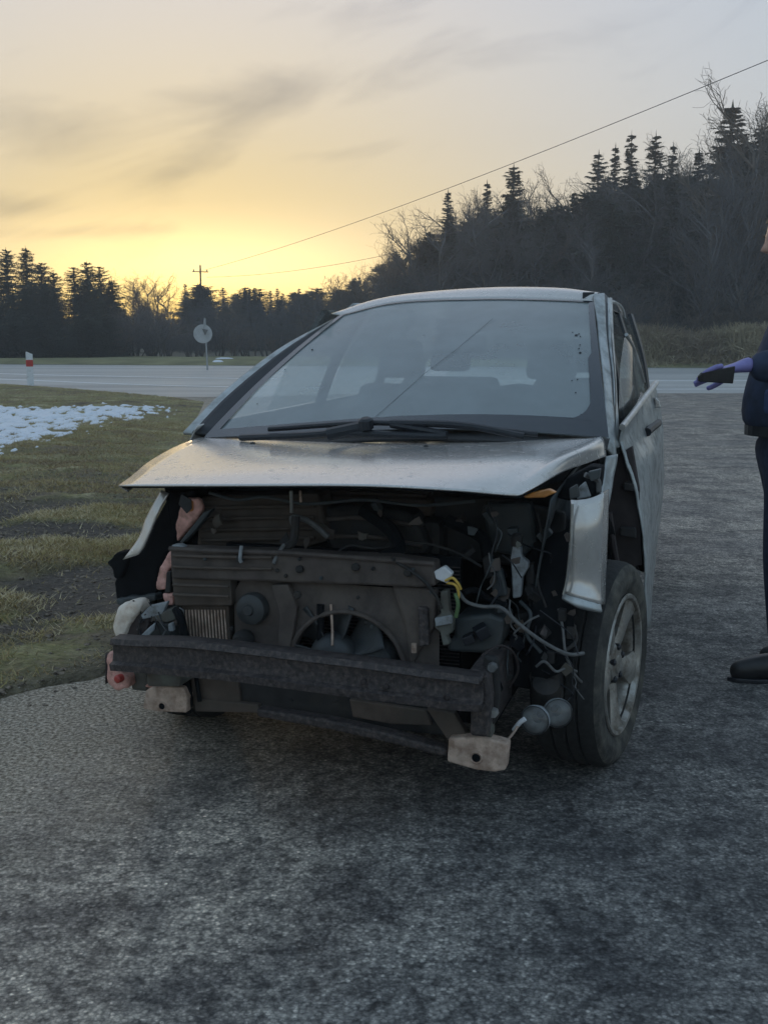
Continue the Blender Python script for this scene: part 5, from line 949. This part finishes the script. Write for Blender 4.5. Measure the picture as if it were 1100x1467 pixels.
pouch = MB().prism([(.06, -.012, .035), (.06, .012, .035), (-.06, .012, .012), (-.075, .008, -.004), (-.075, -.008, -.004), (-.06, -.012, .012)], [(.055, -.012, -.03), (.055, .012, -.03), (-.055, .012, -.026), (-.07, .008, -.022), (-.07, -.008, -.022), (-.055, -.012, -.026)]).build('handheld_pouch', M['boot'], bevel=.004)
pouch.location = pc; tag(pouch, 'small black object held in the violet gloved hand', 'pouch')
# loose wires, broken splinters and bolts hanging about the torn corners
rs = random.Random(5)
for k in range(18):
    u, v, x_ = 690+rs.random()*140, 745+rs.random()*230, .30+.16*rs.random(); pts_ = [(u, v, x_)]; du, dv = rs.uniform(-18, 18), rs.uniform(8, 26)
    for j_ in range(rs.choice((3, 4, 5))): u += du+rs.uniform(-10, 10); v += dv*rs.uniform(.3, 1.2); du *= rs.uniform(.3, 1.1); pts_.append((min(max(u, 668), 842), min(v, 1010), x_+rs.uniform(-.03, .03)))
    rod('wire', pts_, .0016+.0016*rs.random(), rs.choice(['seal', 'cable', 'engine', 'slate', 'seal']), k=5, n=5)
for k in range(14):
    u, v = 190+rs.random()*75, 855+rs.random()*90; pts_ = [(u, v, .5)]
    for j_ in range(3): u += rs.uniform(-14, 16); v += rs.uniform(2, 20); pts_.append((min(max(u, 172), 275), v, .5+rs.uniform(-.02, .03)))
    rod('wire', pts_, .0016+.0014*rs.random(), rs.choice(['seal', 'engine', 'cable']), k=5, n=5)
for k in range(46):
    u, v, x_ = rs.choice(((rs.uniform(690, 835), rs.uniform(730, 1000), rs.uniform(.34, .46)), (rs.uniform(175, 275), rs.uniform(715, 960), rs.uniform(.46, .52)), (rs.uniform(280, 680), rs.uniform(715, 785), rs.uniform(.30, .42)))); r_ = rs.uniform(4, 13); a0 = rs.random()*6.28
    if u < 262 and v < 860: continue
    slab('splinter', [(u+r_*rs.uniform(.3, 1.3)*math.cos(a0+w), v+r_*rs.uniform(.3, 1.3)*math.sin(a0+w)) for w in (0, 1.2, 2.6, 3.4, 4.9)], x_, .006, rs.choice(['engine', 'slate', 'panel', 'duct', 'olive', 'beam', 'panel']), bevel=0, tilt=rs.uniform(-.3, .3))
for k in range(18):
    u, v, x_ = rs.choice(((rs.uniform(330, 620), rs.uniform(842, 900), .485), (rs.uniform(250, 620), rs.uniform(795, 832), .505), (rs.uniform(280, 640), rs.uniform(1000, 1030), .51))); MB().lathe([(0, .006), (.005, .006), (.007, .004), (.007, 0)], P(u, v, x=x_), (1, 0, 0), 6).build('bolt', M[rs.choice(['slate', 'engine', 'engine'])], car)
gm_ = MB()
for k in range(40): z_ = .26+.011*k; gm_.box(.361, .366, -.36, .40, z_, z_+.003)
tag(gm_.build('radiator_fins', M['beam'], car), kind='stuff')
# dents and tears in the smaller pieces
for o in list(car.children):
    n_ = o.name.split('.')[0]
    if n_ in ('headlamp_mount', 'front_leg', 'crash_foam', 'torn_trim', 'crumpled_metal', 'bracket_tab', 'liner_tab', 'leg_clip'): crumple(o, .014, .0045)
    if n_ in ('air_duct',): crumple(o, .012, .009)
